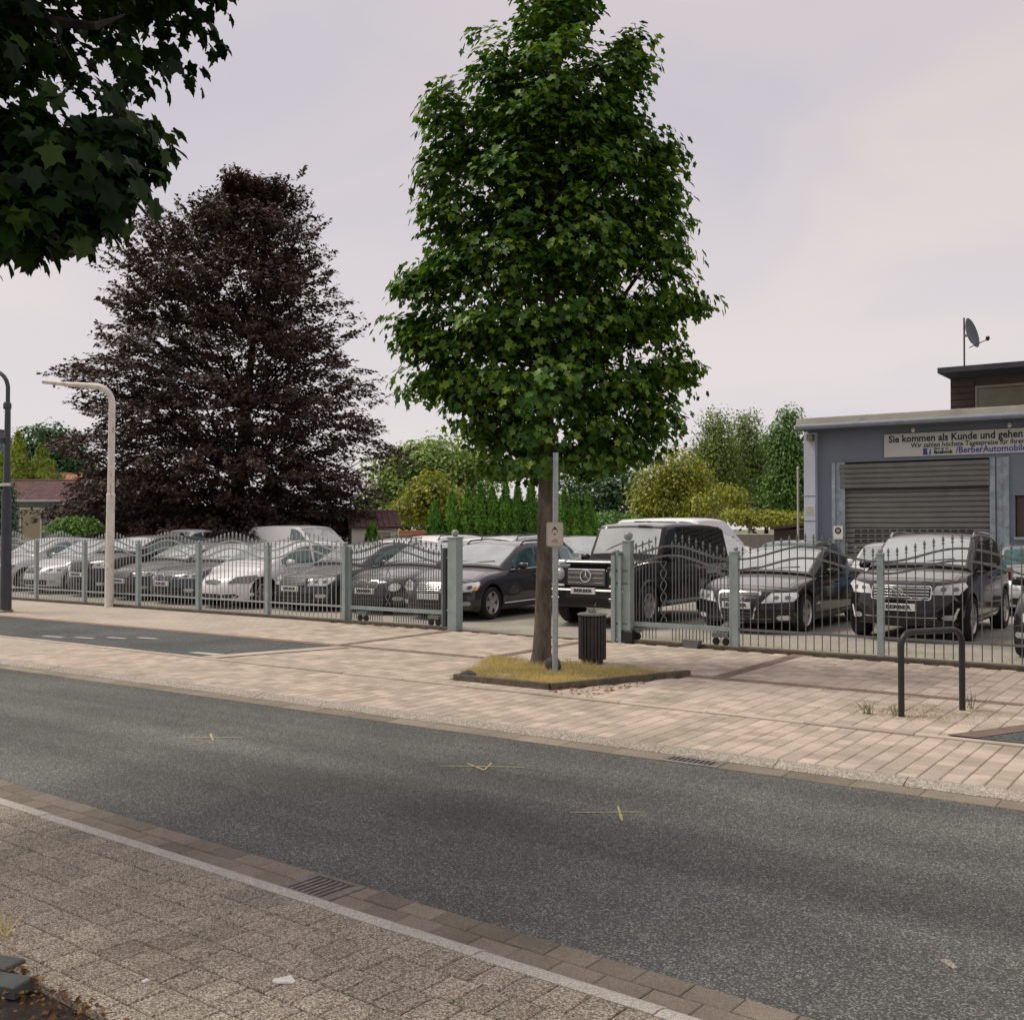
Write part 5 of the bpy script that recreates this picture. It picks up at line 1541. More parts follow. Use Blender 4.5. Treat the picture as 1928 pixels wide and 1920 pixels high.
for (px, tp_), lb in zip(tops, names):
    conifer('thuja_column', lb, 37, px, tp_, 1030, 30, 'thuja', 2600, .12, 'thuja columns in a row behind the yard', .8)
conifer('gold_conifer', 'golden green conifer spire just right of the street lamp', 52, 33, 815, 1000, 62, 'gold_conifer', 4200, .2, 'golden conifers by the bungalow', .9)
conifer('gold_conifer', 'golden green conifer with a broad base behind the bungalow roof', 53, 78, 838, 1000, 90, 'gold_conifer', 4200, .2, 'golden conifers by the bungalow', .9)
conifer('gold_conifer', 'golden green conifer cut off by the left picture edge', 52, 0, 858, 1000, 60, 'gold_conifer', 3000, .2, 'golden conifers by the bungalow', .9)
conifer('round_conifer', 'small dark clipped conifer at the left corner of the white garage', 42, 701, 985, 1040, 24, 'thuja', 1200, .12, None, .4)
leaf_tree('cloud_pine', 'flat topped bright green garden pine in front of the bungalow', 'tree', 38, 150, [(118, 990, 28, 9), (150, 985, 30, 9), (165, 993, 24, 9), (135, 997, 35, 8)], 2600, .13, 'green_mid', None, 'bark_dark', True, 0, .12, .5, clump=.26)

# ------------------------------------------------------------------ cars
def prof_fn(knots, smooth=0.0, n=400):
    ks = sorted(knots)
    xs = np.linspace(ks[0][0], ks[-1][0], n)
    zs = np.interp(xs, [k[0] for k in ks], [k[1] for k in ks])
    if smooth > 0:
        w = max(1, int(smooth / (xs[1] - xs[0]) / 2))
        pad = np.concatenate([np.full(w, zs[0]) - (np.arange(w, 0, -1)) * (zs[1] - zs[0]), zs, np.full(w, zs[-1]) + (np.arange(1, w + 1)) * (zs[-1] - zs[-2])])
        ker = np.hanning(2 * w + 3)[1:-1]; ker /= ker.sum()
        zs = np.convolve(pad, ker, 'valid')
    return lambda s: float(np.interp(s, xs, zs))

WHEELS = {}
def wheel_meshes(r, w, style):
    key = (round(r, 3), style)
    if key in WHEELS: return WHEELS[key]
    ri = r * (.70 if style != 'off' else .62)
    ty = MB()
    ty.lathe([(ri * .98, -w / 2 + .01), (ri * 1.06, -w / 2), (r * .93, -w / 2 + .004), (r * .985, -w / 2 + .03), (r, -w / 2 + .06), (r, w / 2 - .06), (r * .985, w / 2 - .03), (r * .93, w / 2 - .004), (ri * 1.06, w / 2), (ri * .98, w / 2 - .01)], n=28, axis='y', cap=False)
    tym = ty.mesh('tyre', M['tyre'], 40)
    rm = MB()
    rm.lathe([(ri * .98, -.02), (ri, w / 2 - .012), (ri * .93, w / 2 - .006), (ri * .88, w / 2 - .035)], n=28, axis='y', cap=False)
    rm.lathe([(ri * .2, w / 2 - .06), (ri * .2, w / 2 - .018), (ri * .13, w / 2 - .008), (.001, w / 2 - .006)], n=14, axis='y', cap=False)
    ns = {'five': 5, 'ten': 10, 'off': 6, 'double': 10}[style]
    for k in range(ns):
        a = 2 * math.pi * (k + (0.14 if style == 'double' and k % 2 else -.14 if style == 'double' else 0)) / ns + .3
        w0, w1 = (.055, .085) if ns == 5 else (.03, .036)
        if ns == 6: w0, w1 = .05, .06
        d = (math.cos(a), math.sin(a)); p = (-d[1], d[0])
        V = []
        for rr_, ww, yy in ((ri * .14, w0, w / 2 - .02), (ri * .94, w1, w / 2 - .03)):
            for s_ in (-1, 1):
                for dy in (0, -.03):
                    V.append((d[0] * rr_ + p[0] * ww * s_ * r / .33 * .8, -(-(yy + dy)), d[1] * rr_ + p[1] * ww * s_ * r / .33 * .8))
        V = [(q[0], -q[1], q[2]) for q in V]
        rm.add(V, [(0, 2, 6, 4), (1, 5, 7, 3), (0, 4, 5, 1), (2, 3, 7, 6)])
    rmm = rm.mesh('rim', M['alloy'], 40)
    bk = MB(); bk.lathe([(.001, w / 2 - .075), (ri * .97, w / 2 - .075), (ri * .97, -w / 2 + .02), (.001, -w / 2 + .02)], n=20, axis='y', cap=False)
    bkm = bk.mesh('wheel', M['plastic'])
    WHEELS[key] = (bkm, tym, rmm)
    return WHEELS[key]

PLATE_TEXT = {}
def car(kind, label, x, y, rz, sp, group='cars standing in the dealer yard', cat='car'):
    """x, y is the nose centre on the ground; rz = heading (radians); front toward local +X"""
    S = dict(L=4.6, W=1.82, H=1.47, FO=.9, WB=2.72, R=.32, gc=.17, hood=.74, hood2=.90, cowl=1.25, cz=.98, rf=2.05, rr=3.45, tail=4.15, deck=1.0, belt=.93, bulge=.34, lean=.18, tum=.30,
             paint='p_black', glass='car_glass', side='side_glass', wheel='five', sq=0, bumper=None, plate=None, rails=False, smooth=.35, vertical=False, grille='bars', lamp='wide', pillars=(2.35, 3.15), detail=True, taper=1.0, mirror='paint', cladding=False)
    S.update(sp)
    Lc, W, H, FO, WB, RW = S['L'], S['W'], S['H'], S['FO'], S['WB'], S['R']
    hw = W / 2
    root = thing(kind, label, cat, (x, y, 0), rz, group)
    pt = M[S['paint']]
    deck = prof_fn([(0, S['hood'] - .10), (.06, S['hood'] - .02), (.20, S['hood'] + .03), (S['cowl'] * .55, (S['hood'] + S['hood2']) / 2 + .03), (S['cowl'], S['hood2']), (S['cowl'] + .25, S['belt'] + .02), (S['tail'] - .4, S['deck'] - .02), (S['tail'], S['deck']), (Lc - .12, S['deck'] - .03), (Lc, S['deck'] - .16)], .14 if not S['sq'] else .05)
    tw = prof_fn([(0, .95 if not S['sq'] else .985), (.35, .975 if not S['sq'] else 1), (1.1, 1), (Lc - 1.1, 1), (Lc - .3, .97 if not S['sq'] else 1), (Lc, .93 if not S['sq'] else .99)], .3)
    zbm = prof_fn([(0, S['gc'] + .05), (.35, S['gc']), (Lc - .4, S['gc'] + .03), (Lc, S['gc'] + .12)], .1)
    ref = .48
    def leanf(z):
        a = max(0, (z - ref) / (S['hood'] + .02 - ref)); b = max(0, (.36 - z) / .2)
        return S['lean'] * a ** 1.6 + .05 * b
    def front(yf, z): return S['bulge'] * abs(yf) ** 2.6 + leanf(z)
    def deform(s, yf, z):
        f = max(0, 1 - s / .85) ** 1.2
        g = max(0, 1 - (Lc - s) / .7) ** 1.2
        return s + f * front(yf, z) - g * (S['bulge'] * .75 * abs(yf) ** 2.6 + .10 * max(0, (z - .55)) / .5 * (0 if S['sq'] else 1))
    def P3(s, y_, z):
        """body frame to object frame: nose at +L/2"""
        return (-s, y_, z)
    fr = [0, .4, .72]
    def section(s):
        zb, D, w = zbm(s), deck(s), hw * tw(s)
        h_ = D - zb
        if S['sq']:
            half = [(.94, zb), (.985, zb + .03), (1.0, zb + .10), (1.0, zb + .5 * h_), (1.0, D - .10), (.995, D - .03), (.98, D - .006), (.94, D)]
        else:
            half = [(.90, zb), (.955, zb + .05), (.99, zb + .22 * h_), (1.0, zb + .52 * h_), (.992, D - .20 * h_), (.965, D - .10 * h_), (.925, D - .035 * h_), (.85, D)]
        cr = .035 if not S['sq'] else .01
        pts = [(f_ * .90 * w, zb) for f_ in fr] + [(a * w, z) for a, z in half]
        topw = half[-1][0]
        pts += [(f_ * topw * w, D + cr * (1 - f_ ** 2)) for f_ in reversed(fr)]
        return pts                                                     # half ring from bottom centre to top centre
    st = sorted(set([0, .04, .10, .2, .34, .5, .7] + list(np.linspace(.9, Lc - .9, 14)) + [Lc - .7, Lc - .5, Lc - .34, Lc - .2, Lc - .1, Lc - .04, Lc]))
    mb = MB(); nh = None
    V, F = [], []
    for s in st:
        sec = section(s); nh = len(sec)
        w = hw * tw(s)
        ring = sec + [(-a, z) for a, z in reversed(sec[1:-1])]
        for a, z in ring: V.append(P3(deform(s, a / w, z), a, z))
    nr_ = 2 * nh - 2
    for i in range(len(st) - 1):
        for k in range(nr_):
            k2 = (k + 1) % nr_
            F.append((i * nr_ + k, i * nr_ + k2, (i + 1) * nr_ + k2, (i + 1) * nr_ + k))
    # caps as grids so that the ends can curve
    for i, s in ((0, 0.0), (len(st) - 1, Lc)):
        b0 = i * nr_
        rows = []
        sec = section(s); w = hw * tw(s)
        lo, hi = 3, nh - 1 - 3
        mir = lambda k: (nr_ - k) % nr_
        rows.append([b0 + mir(3), b0 + mir(2), b0 + mir(1), b0 + 0, b0 + 1, b0 + 2, b0 + 3])
        for k in range(lo + 1, hi):
            row = [b0 + mir(k)]
            for f_ in (-.72, -.4, 0, .4, .72):
                a, z = sec[k][0] * f_, sec[k][1]
                V.append(P3(deform(s, a / w, z), a, z)); row.append(len(V) - 1)
            row.append(b0 + k); rows.append(row)
        rows.append([b0 + mir(hi), b0 + mir(hi + 1), b0 + mir(hi + 2), b0 + nh - 1, b0 + hi + 2, b0 + hi + 1, b0 + hi])
        for a, b in zip(rows[:-1], rows[1:]):
            for c_ in range(6):
                q = (a[c_], a[c_ + 1], b[c_ + 1], b[c_])
                F.append(q if i else q[::-1])
    mb.add(V, F)
    body = mb.build('body', [pt, M['plastic']], root, smooth=32)
    bm = bmesh.new(); bm.from_mesh(body.data); bmesh.ops.recalc_face_normals(bm, faces=bm.faces); bm.to_mesh(body.data); bm.free()
    # wheel housings cut out of the body
    cut = MB()
    for s in (FO, FO + WB):
        for sg in (-1, 1):
            cut.lathe([(RW + .055, -.18), (RW + .055, .18)], (-s, sg * (hw - .10), RW + .01), 24, 'y')
    co = cut.build('cutter_tmp', [M['plastic']])
    bm = bmesh.new(); bm.from_mesh(co.data); bmesh.ops.recalc_face_normals(bm, faces=bm.faces); bm.to_mesh(co.data); bm.free()
    body.parent = None
    md = body.modifiers.new('arch', 'BOOLEAN'); md.object = co; md.operation = 'DIFFERENCE'; md.solver = 'EXACT'
    try: md.material_mode = 'TRANSFER'
    except Exception: pass
    dg = bpy.context.evaluated_depsgraph_get()
    nm = bpy.data.meshes.new_from_object(body.evaluated_get(dg))
    body.modifiers.clear(); old = body.data; body.data = nm; nm.name = 'body'; bpy.data.meshes.remove(old)
    body.parent = root
    nm.set_sharp_from_angle(angle=R(32))
    bpy.data.objects.remove(co)
    # cabin
    zr = prof_fn([(S['cowl'], S['cz']), (S['rf'], H - .06), (S['rf'] + .35, H - .01), ((S['rf'] + S['rr']) / 2, H), (S['rr'], H - .05), (S['tail'], S['deck'] + .02)], S['smooth'])
    bel = prof_fn([(S['cowl'], S['cz'] - .06), (S['cowl'] + .4, S['belt']), (S['tail'] - .5, S['belt'] + .05), (S['tail'], S['deck'] - .02)], .3)
    wb = prof_fn([(S['cowl'], hw * .90), (S['cowl'] + .6, hw * .965), (S['tail'] - .9, hw * .965), (S['tail'], hw * (.86 if not S['sq'] else .96))], .3)
    yside = lambda s, z: wb(s) - S['tum'] * (z - bel(s))
    crown = .045 if not S['sq'] else .03
    def top(s, f_):
        """roof / windscreen surface at width fraction f_"""
        zt = zr(s); ye = yside(s, zt)
        return (ye * f_, zt + crown * (1 - f_ * f_))
    c0, c1 = S['cowl'], S['tail']
    cs = list(np.linspace(c0, S['rf'] + .2, 9)) + list(np.linspace(S['rf'] + .45, S['rr'] - .2, 6)) + list(np.linspace(S['rr'], c1, 8))
    V, F = [], []
    for s in cs:
        z0 = min(bel(s) - .06, zr(s) - .01); zt = zr(s); hh = max(zt - z0, .01)
        r_ = min(.07, .45 * hh)
        half = [(0, z0), (yside(s, z0), z0), (yside(s, zt - r_), zt - r_), (yside(s, zt) - .25 * r_, zt - .3 * r_)] + [top(s, f_) for f_ in (.93, .7, .35, 0)]
        ring = half + [(-a, z) for a, z in reversed(half[1:-1])]
        V += [P3(s, a, z) for a, z in ring]
    nr_ = 2 * len(half) - 2
    for i in range(len(cs) - 1):
        for k in range(nr_):
            k2 = (k + 1) % nr_
            F.append((i * nr_ + k, i * nr_ + k2, (i + 1) * nr_ + k2, (i + 1) * nr_ + k))
    F.append(tuple(reversed(range(nr_)))); F.append(tuple(range((len(cs) - 1) * nr_, len(cs) * nr_)))
    mb = MB(); mb.add(V, F); mb.build('roof', pt, root, smooth=35)
    def patch(name, grid, mat, thick=.03, par=root, smooth=50):
        """grid[i][j] of outer points with a skirt going inward (given as (outer, inner) pairs)"""
        ni, nj = len(grid), len(grid[0])
        V = [g[0] for row in grid for g in row]
        F = [(i * nj + j, i * nj + j + 1, (i + 1) * nj + j + 1, (i + 1) * nj + j) for i in range(ni - 1) for j in range(nj - 1)]
        bd = [(0, j) for j in range(nj)] + [(i, nj - 1) for i in range(1, ni)] + [(ni - 1, j) for j in range(nj - 2, -1, -1)] + [(i, 0) for i in range(ni - 2, 0, -1)]
        b = len(V)
        V += [grid[i][j][1] for i, j in bd]
        for k in range(len(bd)):
            k2 = (k + 1) % len(bd)
            F.append((bd[k][0] * nj + bd[k][1], bd[k2][0] * nj + bd[k2][1], b + k2, b + k))
        m2_ = MB(); m2_.add(V, F)
        o = m2_.build(name, mat, par, smooth=smooth)
        bm = bmesh.new(); bm.from_mesh(o.data); bmesh.ops.recalc_face_normals(bm, faces=bm.faces); bm.to_mesh(o.data); bm.free()
        return o
    def top_patch(name, s0, s1, f0, f1, mat, lift=.008, ns=7, nf=7, inset=0.0):
        g = []
        for i in range(ns):
            s = s0 + (s1 - s0) * i / (ns - 1)
            e = 1e-2
            dz = (zr(s + e) - zr(s - e)) / (2 * e)
            nrm = Vector((dz, 0, 1)).normalized()                     # local x = -s
            row = []
            for j in range(nf):
                f_ = f0 + (f1 - f0) * j / (nf - 1)
                a, z = top(s, f_)
                o_ = Vector(P3(s, a, z))
                row.append((tuple(o_ + nrm * lift), tuple(o_ - nrm * .02)))
            g.append(row)
        return patch(name, g, mat)
    slope_end = S['rf'] - .03
    top_patch('windscreen', c0 + .05, slope_end, -.90, .90, M[S['glass']])
    if S['tail'] - S['rr'] > .25: top_patch('rear_window', S['rr'] + .12, c1 - .08, -.86, .86, M[S['glass']])
    def side_patch(name, s0, s1, sg, mat, top_gap=.085, bot_gap=.03, lift=.006, z_lo=None, z_hi=None, ns=7):
        g = []
        for i in range(ns):
            s = s0 + (s1 - s0) * i / (ns - 1)
            za = bel(s) + bot_gap; zb_ = max(za + .004, zr(s) - top_gap)
            row = []
            for j in range(4):
                z = za + (zb_ - za) * j / 3
                yv = yside(s, z)
                row.append((P3(s, sg * (yv + lift), z), P3(s, sg * (yv - .02), z)))
            g.append(row)
        return patch(name, g, mat)
    p1, p2 = S['pillars']
    for sg in (-1, 1):
        w0 = c0 + (.38 if not S['sq'] else .10)
        if S.get('van'):
            side_patch('side_window', w0, p1, sg, M[S['side']])
            if S.get('van') == 'glazed':
                side_patch('side_window', p1 + .12, p2, sg, M[S['side']]); side_patch('side_window', p2 + .10, S['rr'] - .05, sg, M[S['side']])
        else:
            side_patch('side_window', w0, p1, sg, M[S['side']])
            side_patch('side_window', p1 + .09, p2, sg, M[S['side']])
            e_ = min(S['rr'] + (.05 if S['tail'] - S['rr'] > .6 else .02), c1 - .2)
            if e_ - p2 > .25: side_patch('side_window', p2 + .07, e_, sg, M[S['side']])
        if S['detail']:
            mb = MB(); pts = [P3(s, sg * (yside(s, bel(s) + .012) + .008), bel(s) + .012) for s in np.linspace(w0 - .1, S['rr'], 9)]
            mb.tube(pts, .008, 4); mb.build('window_trim', M['chrome'] if S.get('trim', True) else M['plastic'], root)
    # doors with handles: sheets 3 mm proud of the flanks
    def ybody(s, z):
        sec = section(s)[3:-3]; zs = [q[1] for q in sec]; ysx = [q[0] for q in sec]
        return float(np.interp(z, zs, ysx))
    if S['detail']:
        spans = [(max(c0 + .12, FO + RW + .08), p1 + .05), (p1 + .07, min(p2 + .06, FO + WB - RW * .35))]
        if S.get('van'): spans = [(max(c0 - .1, FO + RW + .08), p1 + .06)]
        for sg in (-1, 1):
            for a0, a1 in spans:
                g = []
                for i in range(5):
                    s = a0 + (a1 - a0) * i / 4
                    row = []
                    zlo, zhi = zbm(s) + .10, deck(s) - .10 * (deck(s) - zbm(s))
                    arch = 0
                    for j in range(7):
                        z = zlo + (zhi - zlo) * j / 6
                        ss = s
                        if a1 > FO + WB - RW - .1 and s > FO + WB - RW - .25:     # rear door is cut back round the arch
                            dzc = z - RW
                            lim = FO + WB - math.sqrt(max(0, (RW + .10) ** 2 - dzc * dzc)) if abs(dzc) < RW + .10 else 9
                            ss = min(s, lim)
                        yv = ybody(ss, z)
                        row.append((P3(ss, sg * (yv + .004), z), P3(ss, sg * (yv - .012), z)))
                    g.append(row)
                dr_ = patch('door', g, pt, smooth=40)
                hs = a1 - .16; hz = bel(hs) - .13
                mb = MB(); mb.bbox(P3(hs, sg * (ybody(hs, hz) + .02), hz), (.17, .035, .028), .008); mb.build('door_handle', pt if not S.get('chrome_handles') else M['chrome'], dr_)
        # bonnet sheet
        g = []
        for i in range(7):
            s = .22 + (c0 + .02 - .22) * i / 6
            row = []
            for j in range(9):
                f_ = (-1 + 2 * j / 8) * (.80 if not S['sq'] else .74)
                w = hw * tw(s)
                D = deck(s); cr = .035 if not S['sq'] else .01
                z = D + cr * (1 - (f_ / .85) ** 2)
                s2 = deform(s, f_, z)
                row.append((P3(s2, f_ * w, z + .004), P3(s2, f_ * w, z - .012)))
            g.append(row)
        patch('bonnet', g, pt, smooth=45)
    # parts on the curved front: outline in (y, z)
    fw = hw * tw(0)
    def xfront(yv, z): return -(deform(0, max(-1.0, min(1.0, yv / fw)), z))
    def front_part(name, poly, mat, proud=.006, depth=.03, par=root, rings=3):
        cy = sum(p[0] for p in poly) / len(poly); cz_ = sum(p[1] for p in poly) / len(poly)
        V, F = [], []
        n = len(poly)
        V.append((xfront(cy, cz_) + proud, cy, cz_))
        for r_ in range(1, rings + 1):
            for p in poly:
                yy, zz = cy + (p[0] - cy) * r_ / rings, cz_ + (p[1] - cz_) * r_ / rings
                V.append((xfront(yy, zz) + proud, yy, zz))
        for k in range(n): F.append((0, 1 + k, 1 + (k + 1) % n))
        for r_ in range(rings - 1):
            b0, b1 = 1 + r_ * n, 1 + (r_ + 1) * n
            for k in range(n): F.append((b0 + k, b1 + k, b1 + (k + 1) % n, b0 + (k + 1) % n))
        b = len(V); b0 = 1 + (rings - 1) * n
        for p in poly: V.append((xfront(p[0], p[1]) - depth, p[0], p[1]))
        for k in range(n): F.append((b0 + k, b + k, b + (k + 1) % n, b0 + (k + 1) % n))
        m2_ = MB(); m2_.add(V, F)
        o = m2_.build(name, mat, par, smooth=30)
        bm = bmesh.new(); bm.from_mesh(o.data); bmesh.ops.recalc_face_normals(bm, faces=bm.faces); bm.to_mesh(o.data); bm.free()
        return o
    def dense(poly, k=4):
        out_ = []
        for a, b in zip(poly, poly[1:] + poly[:1]):
            for i in range(k): out_.append((a[0] + (b[0] - a[0]) * i / k, a[1] + (b[1] - a[1]) * i / k))
        return out_
    def front_rect(name, y0, y1, z0, z1, mat, proud=.006, par=root, ch=.02):
        return front_part(name, dense([(y0 + ch, z0), (y1 - ch, z0), (y1, z0 + ch), (y1, z1 - ch), (y1 - ch, z1), (y0 + ch, z1), (y0, z1 - ch), (y0, z0 + ch)], 3), mat, proud, .03, par)
    hz = S['hood']
    lamp_m = M['lamp'] if S['lamp'] != 'dark' else M['lamp_dark']
    if S.get('front') == 'g': pass
    else:
        for sg in (-1, 1):
            if S['lamp'] == 'round':
                poly = [(sg * (hw * .70 + .11 * math.cos(a)), hz - .17 + .085 * math.sin(a)) for a in np.linspace(0, 2 * math.pi, 15)[:-1]]
            elif S['lamp'] == 'slim':
                poly = dense([(sg * hw * .47, hz - .14), (sg * hw * .86, hz - .13), (sg * hw * .97, hz - .04), (sg * hw * .93, hz + .00), (sg * hw * .60, hz - .045)], 3)
            elif S['lamp'] == 'audi':
                poly = dense([(sg * hw * .44, hz - .22), (sg * hw * .93, hz - .19), (sg * hw * .99, hz - .10), (sg * hw * .95, hz - .035), (sg * hw * .58, hz - .045)], 3)
            else:
                poly = dense([(sg * hw * .48, hz - .19), (sg * hw * .88, hz - .19), (sg * hw * .99, hz - .06), (sg * hw * .94, hz + .005), (sg * hw * .56, hz - .05)], 3)
            hl = front_part('headlight', poly, lamp_m, .007)
            if S['lamp'] != 'round':
                cy = sum(p[0] for p in poly) / len(poly); cz_ = sum(p[1] for p in poly) / len(poly)
                for dy in ((-.10, .06) if S['detail'] else (0,)):
                    pl_ = [(cy + sg * dy + .042 * math.cos(a), cz_ - .005 + .036 * math.sin(a)) for a in np.linspace(0, 2 * math.pi, 11)[:-1]]
                    front_part('reflector', pl_, M['lamp_dark'], .011, .0, hl, 1)
            if S.get('amber'):
                front_part('indicator', dense([(sg * hw * .90, hz - .17), (sg * hw * .97, hz - .16), (sg * hw * .99, hz - .07), (sg * hw * .92, hz - .05)], 2), M['amber'], .011)
        gw, gz0, gz1 = S.get('gw', .34), S.get('gz0', hz - .24), S.get('gz1', hz - .05)
        if S['grille'] == 'single':                                     # tall trapezoid frame with bars
            out_ = [(-gw, gz1), (gw, gz1), (gw * 1.08, gz1 - .05), (gw * .80, gz0), (-gw * .80, gz0), (-gw * 1.08, gz1 - .05)]
            fr_ = front_part('grille_frame', dense([(p[0] * 1.08, p[1] + (.022 if p[1] > (gz0 + gz1) / 2 else -.022)) for p in out_], 3), M['chrome'], .006)
            gr_ = front_part('grille', dense(out_, 3), M['grille_black'], .012)
            for k in range(7):
                z = gz0 + (gz1 - gz0) * (k + .5) / 7
                if abs(z - S['plate_z']) < .07: continue
                hwid = gw * (.82 + .22 * (k / 7))
                front_rect('grille_bar', -hwid, hwid, z - .006, z + .006, M['grille_grey'], .017, gr_, .003)
            for k in range(4):
                c_ = -.105 + .07 * k
                mb = MB(); pts = [(xfront(c_, gz1 - .11) + .03, c_ + .045 * math.cos(a), gz1 - .11 + .045 * math.sin(a)) for a in np.linspace(0, 2 * math.pi, 15)]
                mb.tube(pts, .006, 4, False); mb.build('emblem_ring', M['chrome'], gr_)
        elif S['grille'] == 'bars':
            fr_ = front_rect('grille_frame', -gw - .015, gw + .015, gz0 - .015, gz1 + .015, M['chrome'] if S.get('chrome_grille') else M['plastic'], .006, ch=.03)
            gr_ = front_rect('grille', -gw, gw, gz0, gz1, M['grille_black'], .011, ch=.03)
            nb = S.get('nbars', 4)
            for k in range(nb):
                z = gz0 + (gz1 - gz0) * (k + .6) / (nb + .2)
                front_rect('grille_bar', -gw + .02, gw - .02, z - .007, z + .007, M['chrome'] if S.get('chrome_grille') else M['grille_grey'], .017, gr_, .003)
            if S.get('emblem') == 'ring':
                zc = (gz0 + gz1) / 2
                mb = MB(); pts = [(xfront(0, zc) + .025, .055 * math.cos(a), zc + .055 * math.sin(a)) for a in np.linspace(0, 2 * math.pi, 19)]
                mb.tube(pts, .009, 5, False); mb.tube([(xfront(0, zc) + .025, -.04, zc - .04), (xfront(0, zc) + .025, .04, zc + .04)], .007, 4)
                mb.tube([(xfront(0, gz1) + .02, -gw * .45, gz1 - .01), (xfront(0, zc) + .02, 0, zc), (xfront(0, gz0) + .02, gw * .45, gz0 + .01)], .006, 4)
                mb.build('emblem', M['chrome'], gr_)
        elif S['grille'] == 'kidney':
            for sg in (-1, 1):
                front_rect('grille_frame', min(sg * .03, sg * .30), max(sg * .03, sg * .30), gz0, gz1, M['chrome'], .007, ch=.05)
                gr_ = front_rect('grille', min(sg * .042, sg * .288), max(sg * .042, sg * .288), gz0 + .012, gz1 - .012, M['grille_black'], .012, ch=.045)
        elif S['grille'] == 'slit':
            gr_ = front_part('grille', [(.26 * math.cos(a), hz - .16 + .045 * math.sin(a)) for a in np.linspace(0, 2 * math.pi, 19)[:-1]], M['grille_black'], .008)
            mb = MB(); mb.tube([(xfront(0, hz - .10) + .015, -.03, hz - .135), (xfront(0, hz - .10) + .018, 0, hz - .09), (xfront(0, hz - .10) + .015, .03, hz - .135)], .01, 5); mb.build('emblem', M['chrome'], gr_)
        # lower intake, fog lamps
        il, iz0, iz1 = S.get('iw', .58), S.get('iz0', S['gc'] + .09), S.get('iz1', .40)
        front_rect('lower_intake', -il, il, iz0, iz1, M['grille_black'], .005, ch=.04)
        if S['detail']:
            front_rect('intake_bar', -il + .02, il - .02, (iz0 + iz1) / 2 - .008, (iz0 + iz1) / 2 + .008, M['grille_grey'] if not S.get('bright_lip') else M['chrome'], .012, ch=.003)
            for sg in (-1, 1):
                ya, yb = sorted((sg * (il + .05), sg * (il + .24)))
                front_rect('fog_lamp', ya, yb, iz0 + .05, iz0 + .13, M['lamp'] if S.get('fog', True) else M['grille_black'], .006, ch=.03)
                if S.get('drl'):
                    front_part('daytime_lamp', dense([(sg * hw * .80, .36), (sg * hw * .83, .36), (sg * hw * .90, .56), (sg * hw * .87, .56)], 3), M['litter'], .008)
    if S['plate']:
        pz, pw = S['plate_z'], .26
        xp = max(xfront(0, pz + .055), xfront(0, pz - .055)) + .035
        mb = MB(); mb.bbox((xp - .02, 0, pz - .0), (.04, .52, .112), .004); pl_ = mb.build('number_plate', M['plate'], root)
        if S['plate'] != ' ':
            if S['plate'] not in PLATE_TEXT: PLATE_TEXT[S['plate']] = text_mesh(S['plate'], .085, M['ink'], .001, .40, .004)
            link('lettering', PLATE_TEXT[S['plate']], pl_, (xp + .001, 0, pz), (R(90), 0, R(90)))
    # mirrors
    for sg in (-1, 1):
        s = c0 + (.52 if not S['sq'] else .22); z = bel(s) + .085
        y0 = yside(s, z)
        mb = MB(); mb.tube([P3(s, sg * (y0 - .02), z - .05), P3(s - .02, sg * (y0 + .09), z - .03)], [.035, .028], 6)
        prof = [(.001, -.11), (.055, -.10), (.085, -.05), (.09, .03), (.075, .09), (.001, .115)]
        q = MB(); q.lathe(prof, (0, 0, 0), 10, 'y', cap=False)
        mb.add([(-s + p[0] * .62 + .02, sg * (y0 + .16) + p[1], z + p[2] * .80) for p in q.v], q.f)
        mi_ = mb.build('mirror', pt if S['mirror'] == 'paint' else M['plastic'], root, smooth=60)
        mb = MB(); mb.bbox((-s - .042, sg * (y0 + .16), z), (.012, .17, .10), .003); mb.build('mirror_glass', M['car_glass'], mi_)
    # wheels
    bkm, tym, rmm = wheel_meshes(RW, .21 if not S.get('wide') else .25, S['wheel'])
    for s in (FO, FO + WB):
        for sg in (-1, 1):
            w_ = link('wheel', bkm, root, (-s, sg * (hw - .115), RW), (0, random.uniform(0, 1.2), 0 if sg < 0 else math.pi))
            link('tyre', tym, w_); link('rim', rmm, w_)
    # sill, tail lamps, wipers, rails
    if S['detail']:
        for sg in (-1, 1):
            mb = MB(); a0, a1 = FO + RW + .10, FO + WB - RW - .10
            pts = [P3(s, sg * (ybody(s, zbm(s) + .13) + .004), zbm(s) + .13) for s in np.linspace(a0, a1, 5)]
            mb.tube(pts, .011, 5); mb.build('sill_trim', M['chrome'] if S.get('sill_chrome') else M['plastic'], root)
            wz = zr(c0 + .12)
        mb = MB()
        for ya, yb in ((-.1, .55), (-.62, .02)):
            a, z = c0 + .08, zr(c0 + .08) + .05
            mb.tube([P3(a - .05, ya, zr(c0) + .045), P3(a + .02, (ya + yb) / 2, zr(a + .02) + .055), P3(a + .09, yb, zr(a + .09) + .045)], .009, 4)
        mb.build('wiper', M['plastic'], root)
        for sg in (-1, 1):
            mb = MB(); zz = S['deck'] - .22
            mb.bbox(P3(Lc - .10, sg * hw * .86, zz), (.16, .20, .24), .02); mb.build('tail_lamp', M['red_lamp'], root)
    if S['rails']:
        for sg in (-1, 1):
            mb = MB(); pts = []
            for s in np.linspace(S['rf'] + .25, S['rr'] - .05, 7):
                a, z = top(s, .93); pts.append(P3(s, sg * a, z + .055))
            e0, e1 = top(S['rf'] + .12, .93), top(S['rr'] + .06, .93)
            pts = [P3(S['rf'] + .12, sg * e0[0], e0[1])] + pts + [P3(S['rr'] + .06, sg * e1[0], e1[1])]
            mb.tube(pts, .017, 6); mb.build('roof_rail', M['plastic'] if S['rails'] != 'chrome' else M['chrome'], root)
